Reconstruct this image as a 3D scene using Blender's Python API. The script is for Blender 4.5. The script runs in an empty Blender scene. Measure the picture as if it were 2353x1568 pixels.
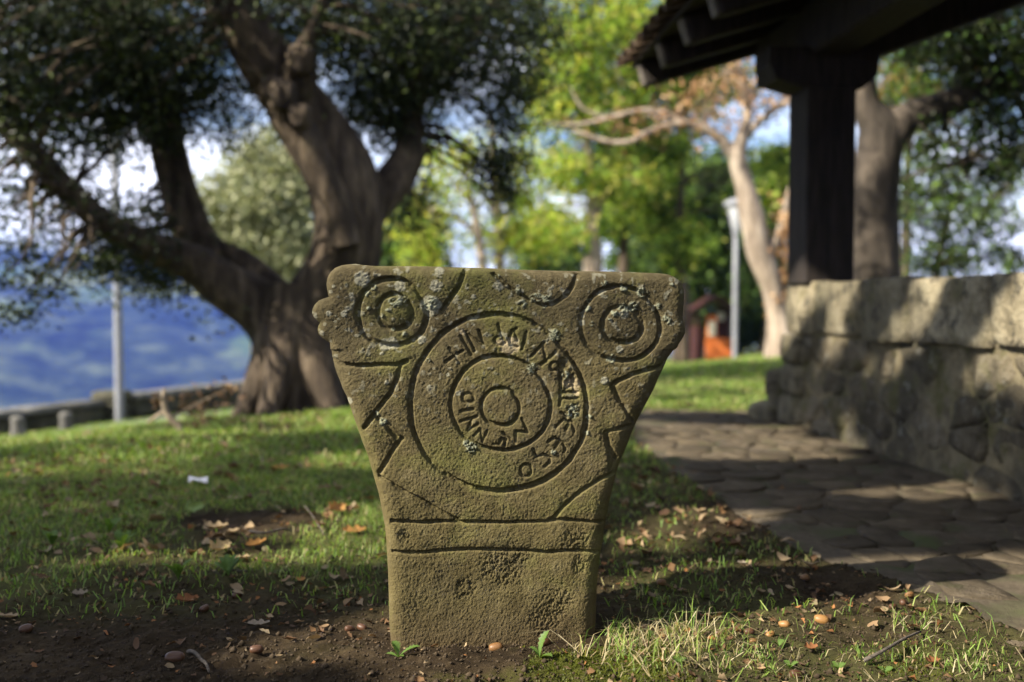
import bpy, bmesh, math, random
import numpy as np
from mathutils import Vector, Matrix

random.seed(7)
rng = np.random.default_rng(7)
scene = bpy.context.scene
COL = scene.collection
R = math.radians

# ------------------------------------------------------------------ camera
EYE = 0.68
PITCH = R(2.35)
FPX = 2288.0            # focal length in pixels of a 2353-wide picture
cam_d = bpy.data.cameras.new('camera')
cam_d.sensor_width = 36.0
cam_d.lens = 35.0
cam_d.clip_start = 0.05
cam_d.clip_end = 20000.0
cam_d.dof.use_dof = True
cam_d.dof.focus_distance = 1.93
cam_d.dof.aperture_fstop = 2.0
cam = bpy.data.objects.new('camera', cam_d)
cam.location = (0, 0, EYE)
cam.rotation_euler = (R(90) - PITCH, 0, 0)
COL.objects.link(cam)
scene.camera = cam

# ------------------------------------------------------------------ sun and sky
ELEV = R(35.0)
AZ = (-0.887, -0.46)
_n = math.hypot(*AZ)
SUN = Vector((AZ[0] / _n * math.cos(ELEV), AZ[1] / _n * math.cos(ELEV), math.sin(ELEV)))
sun_d = bpy.data.lights.new('sun', 'SUN')
sun_d.energy = 5.0
sun_d.angle = R(0.55)
sun_d.color = (1.0, 0.92, 0.78)
sun = bpy.data.objects.new('sun', sun_d)
sun.rotation_euler = SUN.to_track_quat('Z', 'Y').to_euler()
sun.location = (-20, -12, 20)
COL.objects.link(sun)

world = bpy.data.worlds.new('World')
scene.world = world
world.use_nodes = True
wn = world.node_tree
wn.nodes.clear()
w_out = wn.nodes.new('ShaderNodeOutputWorld')
w_bg = wn.nodes.new('ShaderNodeBackground')
w_sky = wn.nodes.new('ShaderNodeTexSky')
w_sky.sky_type = 'NISHITA'
w_sky.sun_disc = False
w_sky.sun_elevation = ELEV
w_sky.sun_rotation = math.atan2(SUN.x, SUN.y)
w_sky.air_density = 1.0
w_sky.dust_density = 0.6
w_sky.ozone_density = 2.0
w_bg.inputs['Strength'].default_value = 0.06
# broken white cloud over the whole dome
w_tc = wn.nodes.new('ShaderNodeTexCoord')
w_map = wn.nodes.new('ShaderNodeMapping')
w_map.inputs['Scale'].default_value = (1.0, 1.0, 2.6)
w_map.inputs['Location'].default_value = (0.35, 0.2, 0.1)
w_noise = wn.nodes.new('ShaderNodeTexNoise')
w_noise.inputs['Scale'].default_value = 3.2
w_noise.inputs['Detail'].default_value = 7
w_noise.inputs['Roughness'].default_value = 0.58
w_ramp = wn.nodes.new('ShaderNodeValToRGB')
w_ramp.color_ramp.elements[0].position = 0.43
w_ramp.color_ramp.elements[0].color = (0, 0, 0, 1)
w_ramp.color_ramp.elements[1].position = 0.62
w_ramp.color_ramp.elements[1].color = (0.85, 0.85, 0.85, 1)
w_mix = wn.nodes.new('ShaderNodeMix')
w_mix.data_type = 'RGBA'
w_mix.inputs[7].default_value = (16.0, 16.4, 18.0, 1)
wn.links.new(w_tc.outputs['Generated'], w_map.inputs['Vector'])
wn.links.new(w_map.outputs['Vector'], w_noise.inputs['Vector'])
wn.links.new(w_noise.outputs['Fac'], w_ramp.inputs['Fac'])
wn.links.new(w_ramp.outputs['Color'], w_mix.inputs[0])
wn.links.new(w_sky.outputs['Color'], w_mix.inputs[6])
wn.links.new(w_mix.outputs[2], w_bg.inputs['Color'])
wn.links.new(w_bg.outputs['Background'], w_out.inputs['Surface'])

scene.view_settings.view_transform = 'Standard'
scene.view_settings.look = 'None'
scene.view_settings.gamma = 1.0
scene.view_settings.exposure = 1.5
scene.view_settings.use_curve_mapping = False
scene.render.engine = 'CYCLES'
scene.cycles.use_denoising = True
scene.cycles.max_bounces = 6
scene.cycles.diffuse_bounces = 3
scene.cycles.glossy_bounces = 2
scene.cycles.use_adaptive_sampling = True
scene.cycles.adaptive_threshold = 0.02
scene.cycles.transparent_max_bounces = 8
scene.cycles.volume_bounces = 1
scene.cycles.sample_clamp_indirect = 6.0

# ------------------------------------------------------------------ helpers
def at(px, py, d):
    """point at forward distance d that is seen at (px, py) of the 2353x1568 survey picture"""
    X = (px - 1176.5) / FPX
    Y = -(py - 784.0) / FPX
    cp, sp = math.cos(PITCH), math.sin(PITCH)
    fy = cp + Y * sp
    fz = -sp + Y * cp
    return Vector((X / fy * d, d, EYE + fz / fy * d))


def hash3(ix, iy, iz, seed):
    h = (ix.astype(np.int64) * 374761393 + iy.astype(np.int64) * 668265263 + iz.astype(np.int64) * 2147483647 + seed * 974634777) & 0xFFFFFFFF
    h = ((h ^ (h >> 13)) * 1274126177) & 0xFFFFFFFF
    h = (h ^ (h >> 16)) & 0xFFFFFF
    return h.astype(np.float64) / 0xFFFFFF


def vnoise(x, y, z=0.0, seed=0):
    x = np.asarray(x, float); y = np.asarray(y, float); z = np.asarray(z, float) + 0 * x
    ix, iy, iz = np.floor(x), np.floor(y), np.floor(z)
    fx, fy, fz = x - ix, y - iy, z - iz
    ux, uy, uz = fx * fx * (3 - 2 * fx), fy * fy * (3 - 2 * fy), fz * fz * (3 - 2 * fz)
    out = 0
    for a in (0, 1):
        for b in (0, 1):
            for c in (0, 1):
                w = (ux if a else 1 - ux) * (uy if b else 1 - uy) * (uz if c else 1 - uz)
                out = out + w * hash3(ix + a, iy + b, iz + c, seed)
    return out


def fbm(x, y, z=0.0, seed=0, octaves=4, gain=0.5):
    s, a, t = 0, 1.0, 0.0
    x = np.asarray(x, float); y = np.asarray(y, float); z = np.asarray(z, float)
    for o in range(octaves):
        s = s + a * vnoise(x * 2 ** o, y * 2 ** o, z * 2 ** o, seed + o * 17)
        t += a
        a *= gain
    return s / t


def sstep(a, b, x):
    t = np.clip((np.asarray(x, float) - a) / (b - a), 0, 1)
    return t * t * (3 - 2 * t)


def mesh_np(name, V, F, mat=None, smooth=False, attrs=None):
    """V (n,3); F list of (m,k) arrays"""
    if isinstance(F, np.ndarray):
        F = [F]
    F = [np.asarray(f, np.int32) for f in F if len(f)]
    me = bpy.data.meshes.new(name)
    me.vertices.add(len(V))
    me.vertices.foreach_set('co', np.asarray(V, np.float32).ravel())
    loops = np.concatenate([f.ravel() for f in F])
    tot = np.concatenate([np.full(len(f), f.shape[1], np.int32) for f in F])
    start = np.concatenate([[0], np.cumsum(tot)[:-1]]).astype(np.int32)
    me.loops.add(len(loops))
    me.loops.foreach_set('vertex_index', loops)
    me.polygons.add(len(tot))
    me.polygons.foreach_set('loop_start', start)
    me.polygons.foreach_set('loop_total', tot)
    if smooth:
        me.polygons.foreach_set('use_smooth', np.ones(len(tot), bool))
    me.update(calc_edges=True)
    for k, v in (attrs or {}).items():
        v = np.asarray(v, np.float32)
        if v.ndim == 1:
            a = me.attributes.new(k, 'FLOAT', 'POINT')
            a.data.foreach_set('value', v)
        else:
            if v.shape[1] == 3:
                v = np.concatenate([v, np.ones((len(v), 1), np.float32)], 1)
            a = me.attributes.new(k, 'FLOAT_COLOR', 'POINT')
            a.data.foreach_set('color', v.ravel())
    if mat:
        me.materials.append(mat)
    return me


def link(name, data, parent=None, loc=None, label=None, cat=None, group=None, kind=None):
    o = bpy.data.objects.new(name, data)
    COL.objects.link(o)
    if parent is not None:
        o.parent = parent
    if loc is not None:
        o.location = loc
    tag(o, label, cat, group, kind)
    return o


def tag(o, label=None, cat=None, group=None, kind=None):
    if label: o['label'] = label
    if cat: o['category'] = cat
    if group: o['group'] = group
    if kind: o['kind'] = kind
    return o


def grid_faces(nr, nc, wrap=False):
    r = np.arange(nr - 1)[:, None]
    c = np.arange(nc if wrap else nc - 1)[None, :]
    c2 = (c + 1) % nc
    return np.stack([r * nc + c, r * nc + c2, (r + 1) * nc + c2, (r + 1) * nc + c], -1).reshape(-1, 4)


# ------------------------------------------------------------------ materials
class NT:
    def __init__(self, name):
        self.m = bpy.data.materials.new(name)
        self.m.use_nodes = True
        self.t = self.m.node_tree
        self.b = self.t.nodes['Principled BSDF']
        self.out = self.t.nodes['Material Output']
        self.b.inputs['Specular IOR Level'].default_value = 0.25

    def n(self, typ, **kw):
        nd = self.t.nodes.new(typ)
        for k, v in kw.items():
            if hasattr(nd, k) and k not in nd.inputs:
                setattr(nd, k, v)
            else:
                nd.inputs[k].default_value = v
        return nd

    def l(self, a, b):
        self.t.links.new(a, b)

    def coord(self, scale=(1, 1, 1), kind='Object'):
        tc = self.n('ShaderNodeTexCoord')
        mp = self.n('ShaderNodeMapping')
        mp.inputs['Scale'].default_value = scale
        self.l(tc.outputs[kind], mp.inputs['Vector'])
        return mp.outputs['Vector']

    def noise(self, vec, scale, detail=4, rough=0.55):
        nd = self.n('ShaderNodeTexNoise')
        nd.inputs['Scale'].default_value = scale
        nd.inputs['Detail'].default_value = detail
        nd.inputs['Roughness'].default_value = rough
        if vec is not None:
            self.l(vec, nd.inputs['Vector'])
        return nd.outputs['Fac']

    def ramp(self, fac, stops):
        nd = self.n('ShaderNodeValToRGB')
        e = nd.color_ramp.elements
        while len(e) < len(stops):
            e.new(0.5)
        for i, (p, c) in enumerate(stops):
            e[i].position = p
            e[i].color = (*c, 1) if len(c) == 3 else c
        self.l(fac, nd.inputs['Fac'])
        return nd.outputs['Color']

    def mix(self, fac, a, b, blend='MIX'):
        nd = self.n('ShaderNodeMix')
        nd.data_type = 'RGBA'
        nd.blend_type = blend
        for sock, v in ((nd.inputs[0], fac), (nd.inputs[6], a), (nd.inputs[7], b)):
            if isinstance(v, (int, float)):
                sock.default_value = v
            elif isinstance(v, tuple):
                sock.default_value = (*v, 1)
            else:
                self.l(v, sock)
        return nd.outputs[2]

    def math(self, op, a, b=0.0):
        nd = self.n('ShaderNodeMath')
        nd.operation = op
        for sock, v in ((nd.inputs[0], a), (nd.inputs[1], b)):
            if isinstance(v, (int, float)):
                sock.default_value = v
            else:
                self.l(v, sock)
        return nd.outputs[0]

    def attr(self, name):
        nd = self.n('ShaderNodeAttribute')
        nd.attribute_name = name
        return nd

    def bump(self, height, strength=0.5, dist=0.01, normal=None):
        nd = self.n('ShaderNodeBump')
        nd.inputs['Strength'].default_value = strength
        nd.inputs['Distance'].default_value = dist
        self.l(height, nd.inputs['Height'])
        if normal is not None:
            self.l(normal, nd.inputs['Normal'])
        self.l(nd.outputs['Normal'], self.b.inputs['Normal'])
        return nd.outputs['Normal']

    def color(self, c):
        if isinstance(c, tuple):
            self.b.inputs['Base Color'].default_value = (*c, 1)
        else:
            self.l(c, self.b.inputs['Base Color'])

    def rough(self, r):
        self.b.inputs['Roughness'].default_value = r


def plain(name, c1, c2, scale, rough=0.9, bump=0.3, bscale=None, bdist=0.01, stretch=(1, 1, 1)):
    m = NT(name)
    v = m.coord(stretch)
    m.color(m.ramp(m.noise(v, scale, 6), [(0.3, c1), (0.7, c2)]))
    m.rough(rough)
    if bump:
        m.bump(m.noise(v, bscale or scale * 3, 6, 0.65), bump, bdist)
    return m.m


def leaf_mat(name, trans=0.35, rough=0.5, spec=0.3, tint=(1.1, 1.15, 0.6)):
    m = NT(name)
    a = m.attr('col')
    m.color(a.outputs['Color'])
    m.rough(rough)
    m.b.inputs['Specular IOR Level'].default_value = spec
    tr = m.n('ShaderNodeBsdfTranslucent')
    m.l(m.mix(1.0, a.outputs['Color'], tint, 'MULTIPLY'), tr.inputs['Color'])
    mx = m.n('ShaderNodeMixShader')
    mx.inputs[0].default_value = trans
    m.l(m.b.outputs[0], mx.inputs[1])
    m.l(tr.outputs[0], mx.inputs[2])
    m.l(mx.outputs[0], m.out.inputs['Surface'])
    return m.m


M = {}
M['leaf_dark'] = leaf_mat('holm_oak_leaf', 0.22, 0.5, 0.2)
M['leaf_light'] = leaf_mat('light_leaf', 0.58, 0.55, 0.25, (1.25, 1.3, 0.5))
M['grass'] = leaf_mat('grass_blade', 0.4, 0.5, 0.3, (1.2, 1.25, 0.5))
M['litter'] = leaf_mat('dry_litter', 0.15, 0.75, 0.15, (1.2, 1.0, 0.6))


def bark(name, c1, c2, c3, scale=9.0, strength=0.9, dist=0.03):
    m = NT(name)
    v = m.coord((1, 1, 0.22))
    n1 = m.noise(v, scale, 7, 0.62)
    n2 = m.noise(m.coord((1, 1, 1)), 2.2, 4)
    c = m.ramp(n1, [(0.32, c1), (0.5, c2), (0.68, c3)])
    m.color(m.mix(m.ramp(n2, [(0.4, (0, 0, 0)), (0.65, (1, 1, 1))]), c, m.mix(0.55, c, c1)))
    m.rough(0.95)
    m.bump(n1, strength, dist)
    return m.m


M['bark_oak'] = bark('oak_bark', (0.024, 0.018, 0.012), (0.078, 0.058, 0.040), (0.19, 0.145, 0.095), 11, 1.0, 0.06)
M['bark_pale'] = bark('pale_bark', (0.13, 0.10, 0.075), (0.30, 0.24, 0.18), (0.44, 0.37, 0.29), 7, 0.9, 0.03)
M['bark_grey'] = bark('mottled_bark', (0.02, 0.017, 0.013), (0.065, 0.052, 0.040), (0.15, 0.12, 0.09), 5, 1.0, 0.05)


# ------------------------------------------------------------------ the lie of the land
def path_edge_x(y):
    return np.interp(y, [1.0, 1.99, 2.19, 2.39, 2.73, 3.17, 3.89, 4.86, 5.4, 6.3], [1.12, 1.03, 1.02, 0.91, 0.80, 0.727, 0.652, 0.60, 0.66, 0.86])


def wall_x(y):
    return 1.52 + (5.56 - y) * 0.085


def in_path(x, y, grow=0.0):
    x = np.asarray(x, float); y = np.asarray(y, float)
    far = 6.2 + 0.10 * np.sin(x * 3.0)
    wob = 0.05 * (fbm(x * 5, y * 5, 0, 61, 3) - 0.5)
    left = path_edge_x(y) + wob - grow
    a = (x > left) & (x < wall_x(y) + 0.2) & (y < far + grow) & (y > -6)
    b = (x > 1.0 - grow) & (x < 7) & (y > 5.3) & (y < far + grow)
    return a | b


WN = np.array((-0.894, 0.447)); WP = np.array((-7.7, 15.0))   # parapet line of the terrace


def gz(x, y, micro=True):
    x = np.asarray(x, float); y = np.asarray(y, float)
    s = -0.8 * x + 0.6 * y
    z = np.interp(s, [3.2, 4.5, 5.9, 7.0, 8.5, 10, 12, 15.2, 17, 22, 60], [0, -0.03, -0.17, -0.38, -0.57, -0.74, -1.0, -1.38, -1.52, -1.95, -6.5])
    over = WN[0] * (x - WP[0]) + WN[1] * (y - WP[1]) - 0.45
    z = z - np.clip(over, 0, 60) * 0.55
    r = np.hypot(x, y)
    z = z - np.clip(r - 48, 0, None) * 0.45
    # soil heaped a little in front of the stele
    z = z + 0.022 * np.exp(-(((x + 0.02) / 0.42) ** 2 + ((y - 1.80) / 0.12) ** 2))
    z = z + 0.04 * (fbm(x * 0.5, y * 0.5, 0, 5, 3) - 0.5) * sstep(2.6, 5, np.hypot(x, y - 1.9))
    if micro:
        near = 1 - 0.8 * sstep(6, 12, r)
        m = 0.030 * (fbm(x * 7, y * 7, 0, 11, 3) - 0.5) + 0.016 * (fbm(x * 26, y * 26, 0, 12, 3) - 0.5) + 0.012 * (fbm(x * 85, y * 85, 0, 13, 2) - 0.5)
        ip = in_path(x, y)
        z = z + np.where(ip, -0.02, m * near)
    return z


def grassy(x, y):
    """how much grass grows here, 0..1"""
    x = np.asarray(x, float); y = np.asarray(y, float)
    n = fbm(x * 1.3, y * 1.3, 0, 31, 4)
    g = sstep(0.36, 0.58, n + 0.19)
    left = sstep(0.2, -0.5, x) * sstep(1.95, 2.55, y)
    back = sstep(3.2, 5.0, y)
    right = sstep(0.15, 0.35, x) * 0.38
    base = np.maximum(np.maximum(left, back), right)
    bare = np.exp(-(((x + 0.5) / 0.55) ** 2 + ((y - 1.93) / 0.25) ** 2))      # trodden soil left of the stele
    bare2 = np.exp(-(((x - 0.72) / 0.25) ** 2 + ((y - 2.02) / 0.11) ** 2)) * 0.8
    root = np.exp(-(((x + 1.4) / 1.0) ** 2 + ((y - 7.6) / 0.75) ** 2))
    return np.clip(base * g * (1 - 0.75 * bare) * (1 - bare2) * (1 - root), 0, 1)


# ------------------------------------------------------------------ ground
def axis(parts):
    out = []
    for a, b, n in parts:
        out.append(np.linspace(a, b, n, endpoint=False))
    out.append([parts[-1][1]])
    return np.concatenate(out)


gx = axis([(-75, -20, 22), (-20, -8, 30), (-8, -2.0, 75), (-2.0, -1.1, 45), (-1.1, 1.2, 250), (1.2, 2.2, 50), (2.2, 8, 50), (8, 20, 24), (20, 75, 22)])
gy = axis([(-30, -4, 16), (-4, 1.5, 24), (1.5, 2.7, 135), (2.7, 4.2, 85), (4.2, 8, 80), (8, 16, 70), (16, 32, 60), (32, 80, 40)])
GX, GY = np.meshgrid(gx, gy)
GZ = gz(GX, GY)
mg = NT('soil_and_turf')
v = mg.coord()
soil = mg.ramp(mg.noise(v, 38, 7, 0.7), [(0.28, (0.012, 0.008, 0.0045)), (0.52, (0.028, 0.019, 0.010)), (0.75, (0.065, 0.046, 0.025))])
soil = mg.mix(mg.ramp(mg.noise(v, 4.5, 5), [(0.45, (0, 0, 0)), (0.7, (0.7, 0.7, 0.7))]), soil, mg.ramp(mg.noise(v, 120, 4, 0.7), [(0.35, (0.028, 0.019, 0.010)), (0.7, (0.10, 0.072, 0.038))]))
turf = mg.ramp(mg.noise(v, 60, 6, 0.7), [(0.3, (0.05, 0.06, 0.016)), (0.6, (0.11, 0.125, 0.035)), (0.8, (0.20, 0.175, 0.07))])
moss = mg.ramp(mg.noise(v, 90, 5, 0.7), [(0.3, (0.035, 0.045, 0.006)), (0.7, (0.10, 0.115, 0.015))])
g_at = mg.attr('grass').outputs['Fac']
mo_at = mg.attr('moss').outputs['Fac']
c = mg.mix(g_at, soil, turf)
mg.color(mg.mix(mo_at, c, moss))
mg.rough(0.97)
mg.b.inputs['Specular IOR Level'].default_value = 0.1
mg.bump(mg.noise(v, 160, 6, 0.75), 0.8, 0.006)
mossf = sstep(0.52, 0.66, fbm(GX * 5, GY * 5, 0, 41, 4)) * np.exp(-(((GX - 0.30) / 0.42) ** 2 + ((GY - 1.82) / 0.14) ** 2)) * 0.9
ground = link('ground', mesh_np('ground', np.stack([GX.ravel(), GY.ravel(), GZ.ravel()], 1), grid_faces(len(gy), len(gx)), mg.m, True,
                                {'grass': (grassy(GX, GY) * 0.8).ravel(), 'moss': mossf.ravel()}), kind='structure')

# ------------------------------------------------------------------ hills across the valley
az = np.concatenate([np.linspace(-math.pi, -0.8, 60), np.linspace(-0.79, 0.8, 200), np.linspace(0.81, math.pi, 60)[:-1]])
rr = np.concatenate([[45, 60, 90, 140, 220, 340, 500, 700, 900, 1100, 1250], np.linspace(1350, 2700, 60), [2780]])
AZg, RRg = np.meshgrid(az, rr)
hx, hy = np.sin(AZg) * RRg, np.cos(AZg) * RRg
deg = np.degrees(AZg)
sky = np.interp(deg, [-180, -90, -45, -30, -26, -20, -14, -5, 10, 30, 90, 180], [2.0, 2.8, 3.2, 2.9, 2.55, 2.2, 1.6, 0.5, 0.2, 0.25, 1.0, 2.0])
ridge = np.tan(np.radians(sky)) * 2500
ridge = ridge + 22 * (fbm(hx / 500, hy / 500, 0, 3, 4) - 0.5)
prof = np.interp(RRg, [45, 60, 220, 600, 1250, 1350, 2500, 2700, 2800], [0, 0, 0, 0, 0, 0, 1, 1.0, 0.95])
low = np.interp(RRg, [45, 60, 140, 340, 900, 1300], [-30, -38, -70, -110, -150, -155])
hz = low * (1 - prof ** 0.8) + ridge * prof ** 0.8 + (fbm(hx / 260, hy / 260, 0, 8, 5) - 0.5) * 90 * np.clip(RRg / 1500, 0, 1) * (1 - 0.7 * prof)
mh = NT('wooded_hillside')
v = mh.coord()
forest = mh.ramp(mh.noise(v, 0.012, 8, 0.75), [(0.38, (0.003, 0.005, 0.003)), (0.5, (0.02, 0.03, 0.014)), (0.62, (0.075, 0.09, 0.04))])
vor = mh.n('ShaderNodeTexVoronoi'); vor.inputs['Scale'].default_value = 0.010
mh.l(mh.coord((1, 1, 0.4)), vor.inputs['Vector'])
fld = mh.ramp(mh.noise(mh.coord((1, 1, 2)), 0.0032, 4, 0.6), [(0.53, (0, 0, 0)), (0.57, (1, 1, 1))])
fc = mh.ramp(vor.outputs['Color'], [(0.25, (0.16, 0.22, 0.07)), (0.75, (0.48, 0.46, 0.24))])
mh.color(mh.mix(mh.math('MULTIPLY', fld, 0.75), forest, mh.mix(1.0, fc, (0.48, 0.54, 0.36), 'MULTIPLY')))
mh.rough(1.0)
link('hills', mesh_np('hills', np.stack([hx.ravel(), hy.ravel(), hz.ravel()], 1), grid_faces(len(rr), len(az), True), mh.m, True), kind='structure')

# ------------------------------------------------------------------ shade of the trees: where sun reaches the ground
cotE = math.cos(ELEV) / math.sin(ELEV)
SH = np.array((SUN.x, SUN.y)) / math.cos(ELEV)     # horizontal unit vector towards the sun


def in_poly(x, y, poly):
    x = np.asarray(x); y = np.asarray(y)
    ins = np.zeros(x.shape, bool)
    n = len(poly)
    for i in range(n):
        x1, y1 = poly[i]; x2, y2 = poly[(i + 1) % n]
        if y1 == y2:
            continue
        c = ((y1 > y) != (y2 > y)) & (x < (x2 - x1) * (y - y1) / (y2 - y1) + x1)
        ins ^= c
    return ins


LIT = [
    [(-0.60, 1.74), (0.34, 1.86), (1.60, 2.40), (1.50, 2.72), (0.48, 2.60), (-0.36, 2.14), (-0.56, 1.95)],     # the stele
    [(-0.35, 1.5), (-0.22, 2.0), (0.5, 2.1), (1.0, 2.28), (1.35, 2.25), (1.15, 1.5)],           # soil before it
    [(0.22, 2.62), (0.5, 2.62), (0.95, 3.2), (0.62, 3.28), (0.30, 3.0)],                        # strip right of it
    [(-0.95, 2.85), (-0.28, 2.62), (-0.18, 3.1), (-0.55, 3.35)],                                # leaves left of it
    [(0.62, 4.75), (1.5, 4.9), (1.6, 5.35), (0.62, 5.7)],
    [(1.35, 3.32), (1.72, 3.45), (1.72, 3.72), (1.3, 3.6)],
    [(-0.40, 7.72), (0.75, 7.82), (0.85, 8.40), (-0.35, 8.25)],                                           # middle of the old trunk
    [(-2.05, 7.10), (-1.15, 7.20), (-1.15, 7.68), (-2.0, 7.62)],                                       # its foot
]


def tree_lets_sun(x, y):
    """1 where the crowns that stand outside the picture leave a gap for the sun (x, y on the ground)"""
    lit = np.zeros(np.shape(x), bool)
    for p in LIT:
        lit |= in_poly(x, y, p)
    d = fbm(x * 0.75 + y * 0.25, y * 1.7, 0, 77, 3)
    frac = np.zeros(np.shape(x))
    frac = np.where((y > 2.5) & (y <= 3.1) & (x < -0.1), 0.25, frac)
    frac = np.where((y > 3.1) & (y <= 3.8) & (x < 0.2), 0.36, frac)
    frac = np.where((y > 3.8) & (x < 0.3), 0.62, frac)                    # lawn
    frac = np.where((y > 4.3) & (x < -0.4), 0.72, frac)
    frac = np.where((y > 6.0) & (x > 0.2), 0.7, frac)
    frac = np.where((x > wall_x(y) + 0.46) & (y > 2.8) & (y < 7.6), np.where(y > 5.1, 0.97, 0.42), frac)   # upper half of the wall
    frac = np.where((x > 2.7) & (y > 5.3) & (y < 7.4), 0.12, frac)          # the post stays in shade
    frac = np.where((x > 0.5) & (x < wall_x(y) + 0.42) & (y < 6.0) & (y > 2.6), 0.16, frac)
    frac = np.where(y > 10, 0.95, frac)
    return lit | (d < 0.30 + 0.40 * frac) & (frac > 0)


def sun_cull(P, amount=1.0, seed=0):
    """keep mask for leaves at P"""
    t = P[:, 2] * cotE
    x = P[:, 0] - SH[0] * t
    y = P[:, 1] - SH[1] * t
    g = np.random.default_rng(seed)
    x = x + g.normal(0, 0.02, len(P)); y = y + g.normal(0, 0.02, len(P))
    lit = tree_lets_sun(x, y)
    hard = np.zeros(len(P), bool)
    for p in LIT[:2] + LIT[6:]:
        hard |= in_poly(x, y, p)
    return ~(hard | lit & (g.random(len(P)) < amount))


# ------------------------------------------------------------------ the carved stele
FACE_Y = 1.93
def zA(p): return (1200 + p[0] / 1.4706, 1000 + p[1] / 1.4706)
def zB(p): return (1600 + p[0] / 2.24, 1250 + p[1] / 2.24)
def zC(p): return (1350 + p[0] / 1.8448, 1400 + p[1] / 1.8448)
def zD(p): return (1200 + p[0] / 2.941, 1030 + p[1] / 2.941)
def zE(p): return (2000 + p[0] / 2.941, 1030 + p[1] / 2.941)

PXM = FACE_Y / (FPX * 4096 / 2353)      # metres per survey pixel on the face
left_px = [zD(p) for p in [(640, 70), (480, 85), (390, 120), (330, 180), (300, 240), (288, 310), (295, 380), (310, 440), (318, 465), (262, 482), (200, 505), (150, 555), (122, 610), (118, 660), (140, 710), (180, 750), (214, 772), (190, 812), (182, 860), (195, 910), (240, 955), (300, 995), (328, 1010), (335, 1080), (350, 1180), (375, 1290), (400, 1370), (440, 1460), (470, 1550)]]
left_px += [(1377, 1590), (1410, 1687), (1442, 1779), (1464, 1834), (1488, 1920), (1507, 1985), (1522, 2060), (1532, 2115), (1538, 2186), (1545, 2308), (1548, 2410), (1550, 2512), (1556, 2584), (1550, 2760)]
right_px = [zE(p) for p in [(1850, 182), (1930, 187), (2010, 202), (2080, 235), (2140, 285), (2175, 350), (2185, 420), (2183, 520), (2175, 620), (2168, 700), (2180, 760), (2197, 820), (2195, 900), (2160, 970), (2120, 1030), (2110, 1060), (2060, 1110), (2000, 1190), (1970, 1260), (1930, 1350), (1880, 1450), (1835, 1560)]]
right_px += [(2564, 1671), (2537, 1731), (2510, 1801), (2483, 1861), (2467, 1920), (2447, 2000), (2437, 2050), (2425, 2114), (2415, 2186), (2402, 2257), (2392, 2359), (2389, 2461), (2385, 2548), (2383, 2760)]
top_px = [(1418, 1054), (1506, 1060), (1557, 1064), (1744, 1064), (1846, 1068), (2000, 1072.5), (2136, 1079), (2279, 1083), (2476, 1086), (2629, 1092)]
YB = 2740.0
NR, NC = 520, 390
s_ = np.linspace(0, 1, NC)
s_ = s_ + 0.0 * s_
t_ = np.linspace(0, 1, NR)
tx = np.array([p[0] for p in top_px]); ty = np.array([p[1] for p in top_px])
ytop = np.interp(tx[0] + s_ * (tx[-1] - tx[0]), tx, ty)
PY = ytop[None, :] * (1 - t_[:, None]) + YB * t_[:, None]
lx = np.array(left_px); rx_ = np.array(right_px)
XL = np.interp(PY, lx[:, 1], lx[:, 0])
XR = np.interp(PY, rx_[:, 1], rx_[:, 0])
PX = XL + (XR - XL) * s_[None, :]
# distance to outline
outline = np.concatenate([lx[::-1], np.array(top_px), rx_])


def seg_dist(px, py, pts):
    d = np.full(px.shape, 1e9)
    for (x1, y1), (x2, y2) in zip(pts[:-1], pts[1:]):
        dx, dy = x2 - x1, y2 - y1
        L2 = dx * dx + dy * dy + 1e-9
        u = np.clip(((px - x1) * dx + (py - y1) * dy) / L2, 0, 1)
        d = np.minimum(d, np.hypot(px - x1 - u * dx, py - y1 - u * dy))
    return d


edge = seg_dist(PX, PY, outline)
# the mason's hand: the lines wander a little
WX = PX + 7 * (fbm(PX / 55, PY / 55, 0, 21, 3) - 0.5)
WY = PY + 7 * (fbm(PX / 55, PY / 55, 0, 22, 3) - 0.5)
depth = np.zeros(PX.shape)     # metres, into the stone


GW = 0.75 + 0.5 * fbm(PX / 40, PY / 40, 0, 23, 2)
GD = (0.6 + 0.8 * fbm(PX / 70, PY / 70, 0, 24, 2)) * (0.65 + 0.7 * fbm(PX / 13, PY / 13, 0, 28, 3))


def groove(dist, w, dep, soft=1.0):
    global depth
    wv = w * GW
    dv = dep * GD
    k = np.clip(1 - dist / wv, 0, 1)
    prof = dv * np.minimum(1, k * 1.7) ** 0.8
    wide = soft * dv * 0.20 * np.exp(-(dist / (w * 2.4)) ** 2)
    depth = np.maximum(depth, prof) + wide * (depth < prof + 1)


def ring(cx, cy, rx, ry, w, dep, soft=1.0):
    ang = np.arctan2(WY - cy, WX - cx)
    rad = np.hypot((WX - cx) / rx, (WY - cy) / ry)
    wob = 1 + 0.025 * np.sin(2 * ang + 1.0) + 0.015 * np.sin(3 * ang + 0.4)
    groove(np.abs(rad - wob) * (rx + ry) / 2, w, dep, soft)
    return np.clip(1 - (rad / wob) ** 2, 0, 1)


def lines(conv, polys, w, dep, soft=1.0):
    for p in polys:
        groove(seg_dist(WX, WY, [conv(q) for q in p]), w, dep, soft)


def oval(conv, cx, cy, rx, ry, w, dep):
    a = np.linspace(0, 2 * math.pi, 15)
    groove(seg_dist(WX, WY, [conv((cx + rx * math.cos(t), cy + ry * math.sin(t))) for t in a]), w, dep, 0.4)


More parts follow.
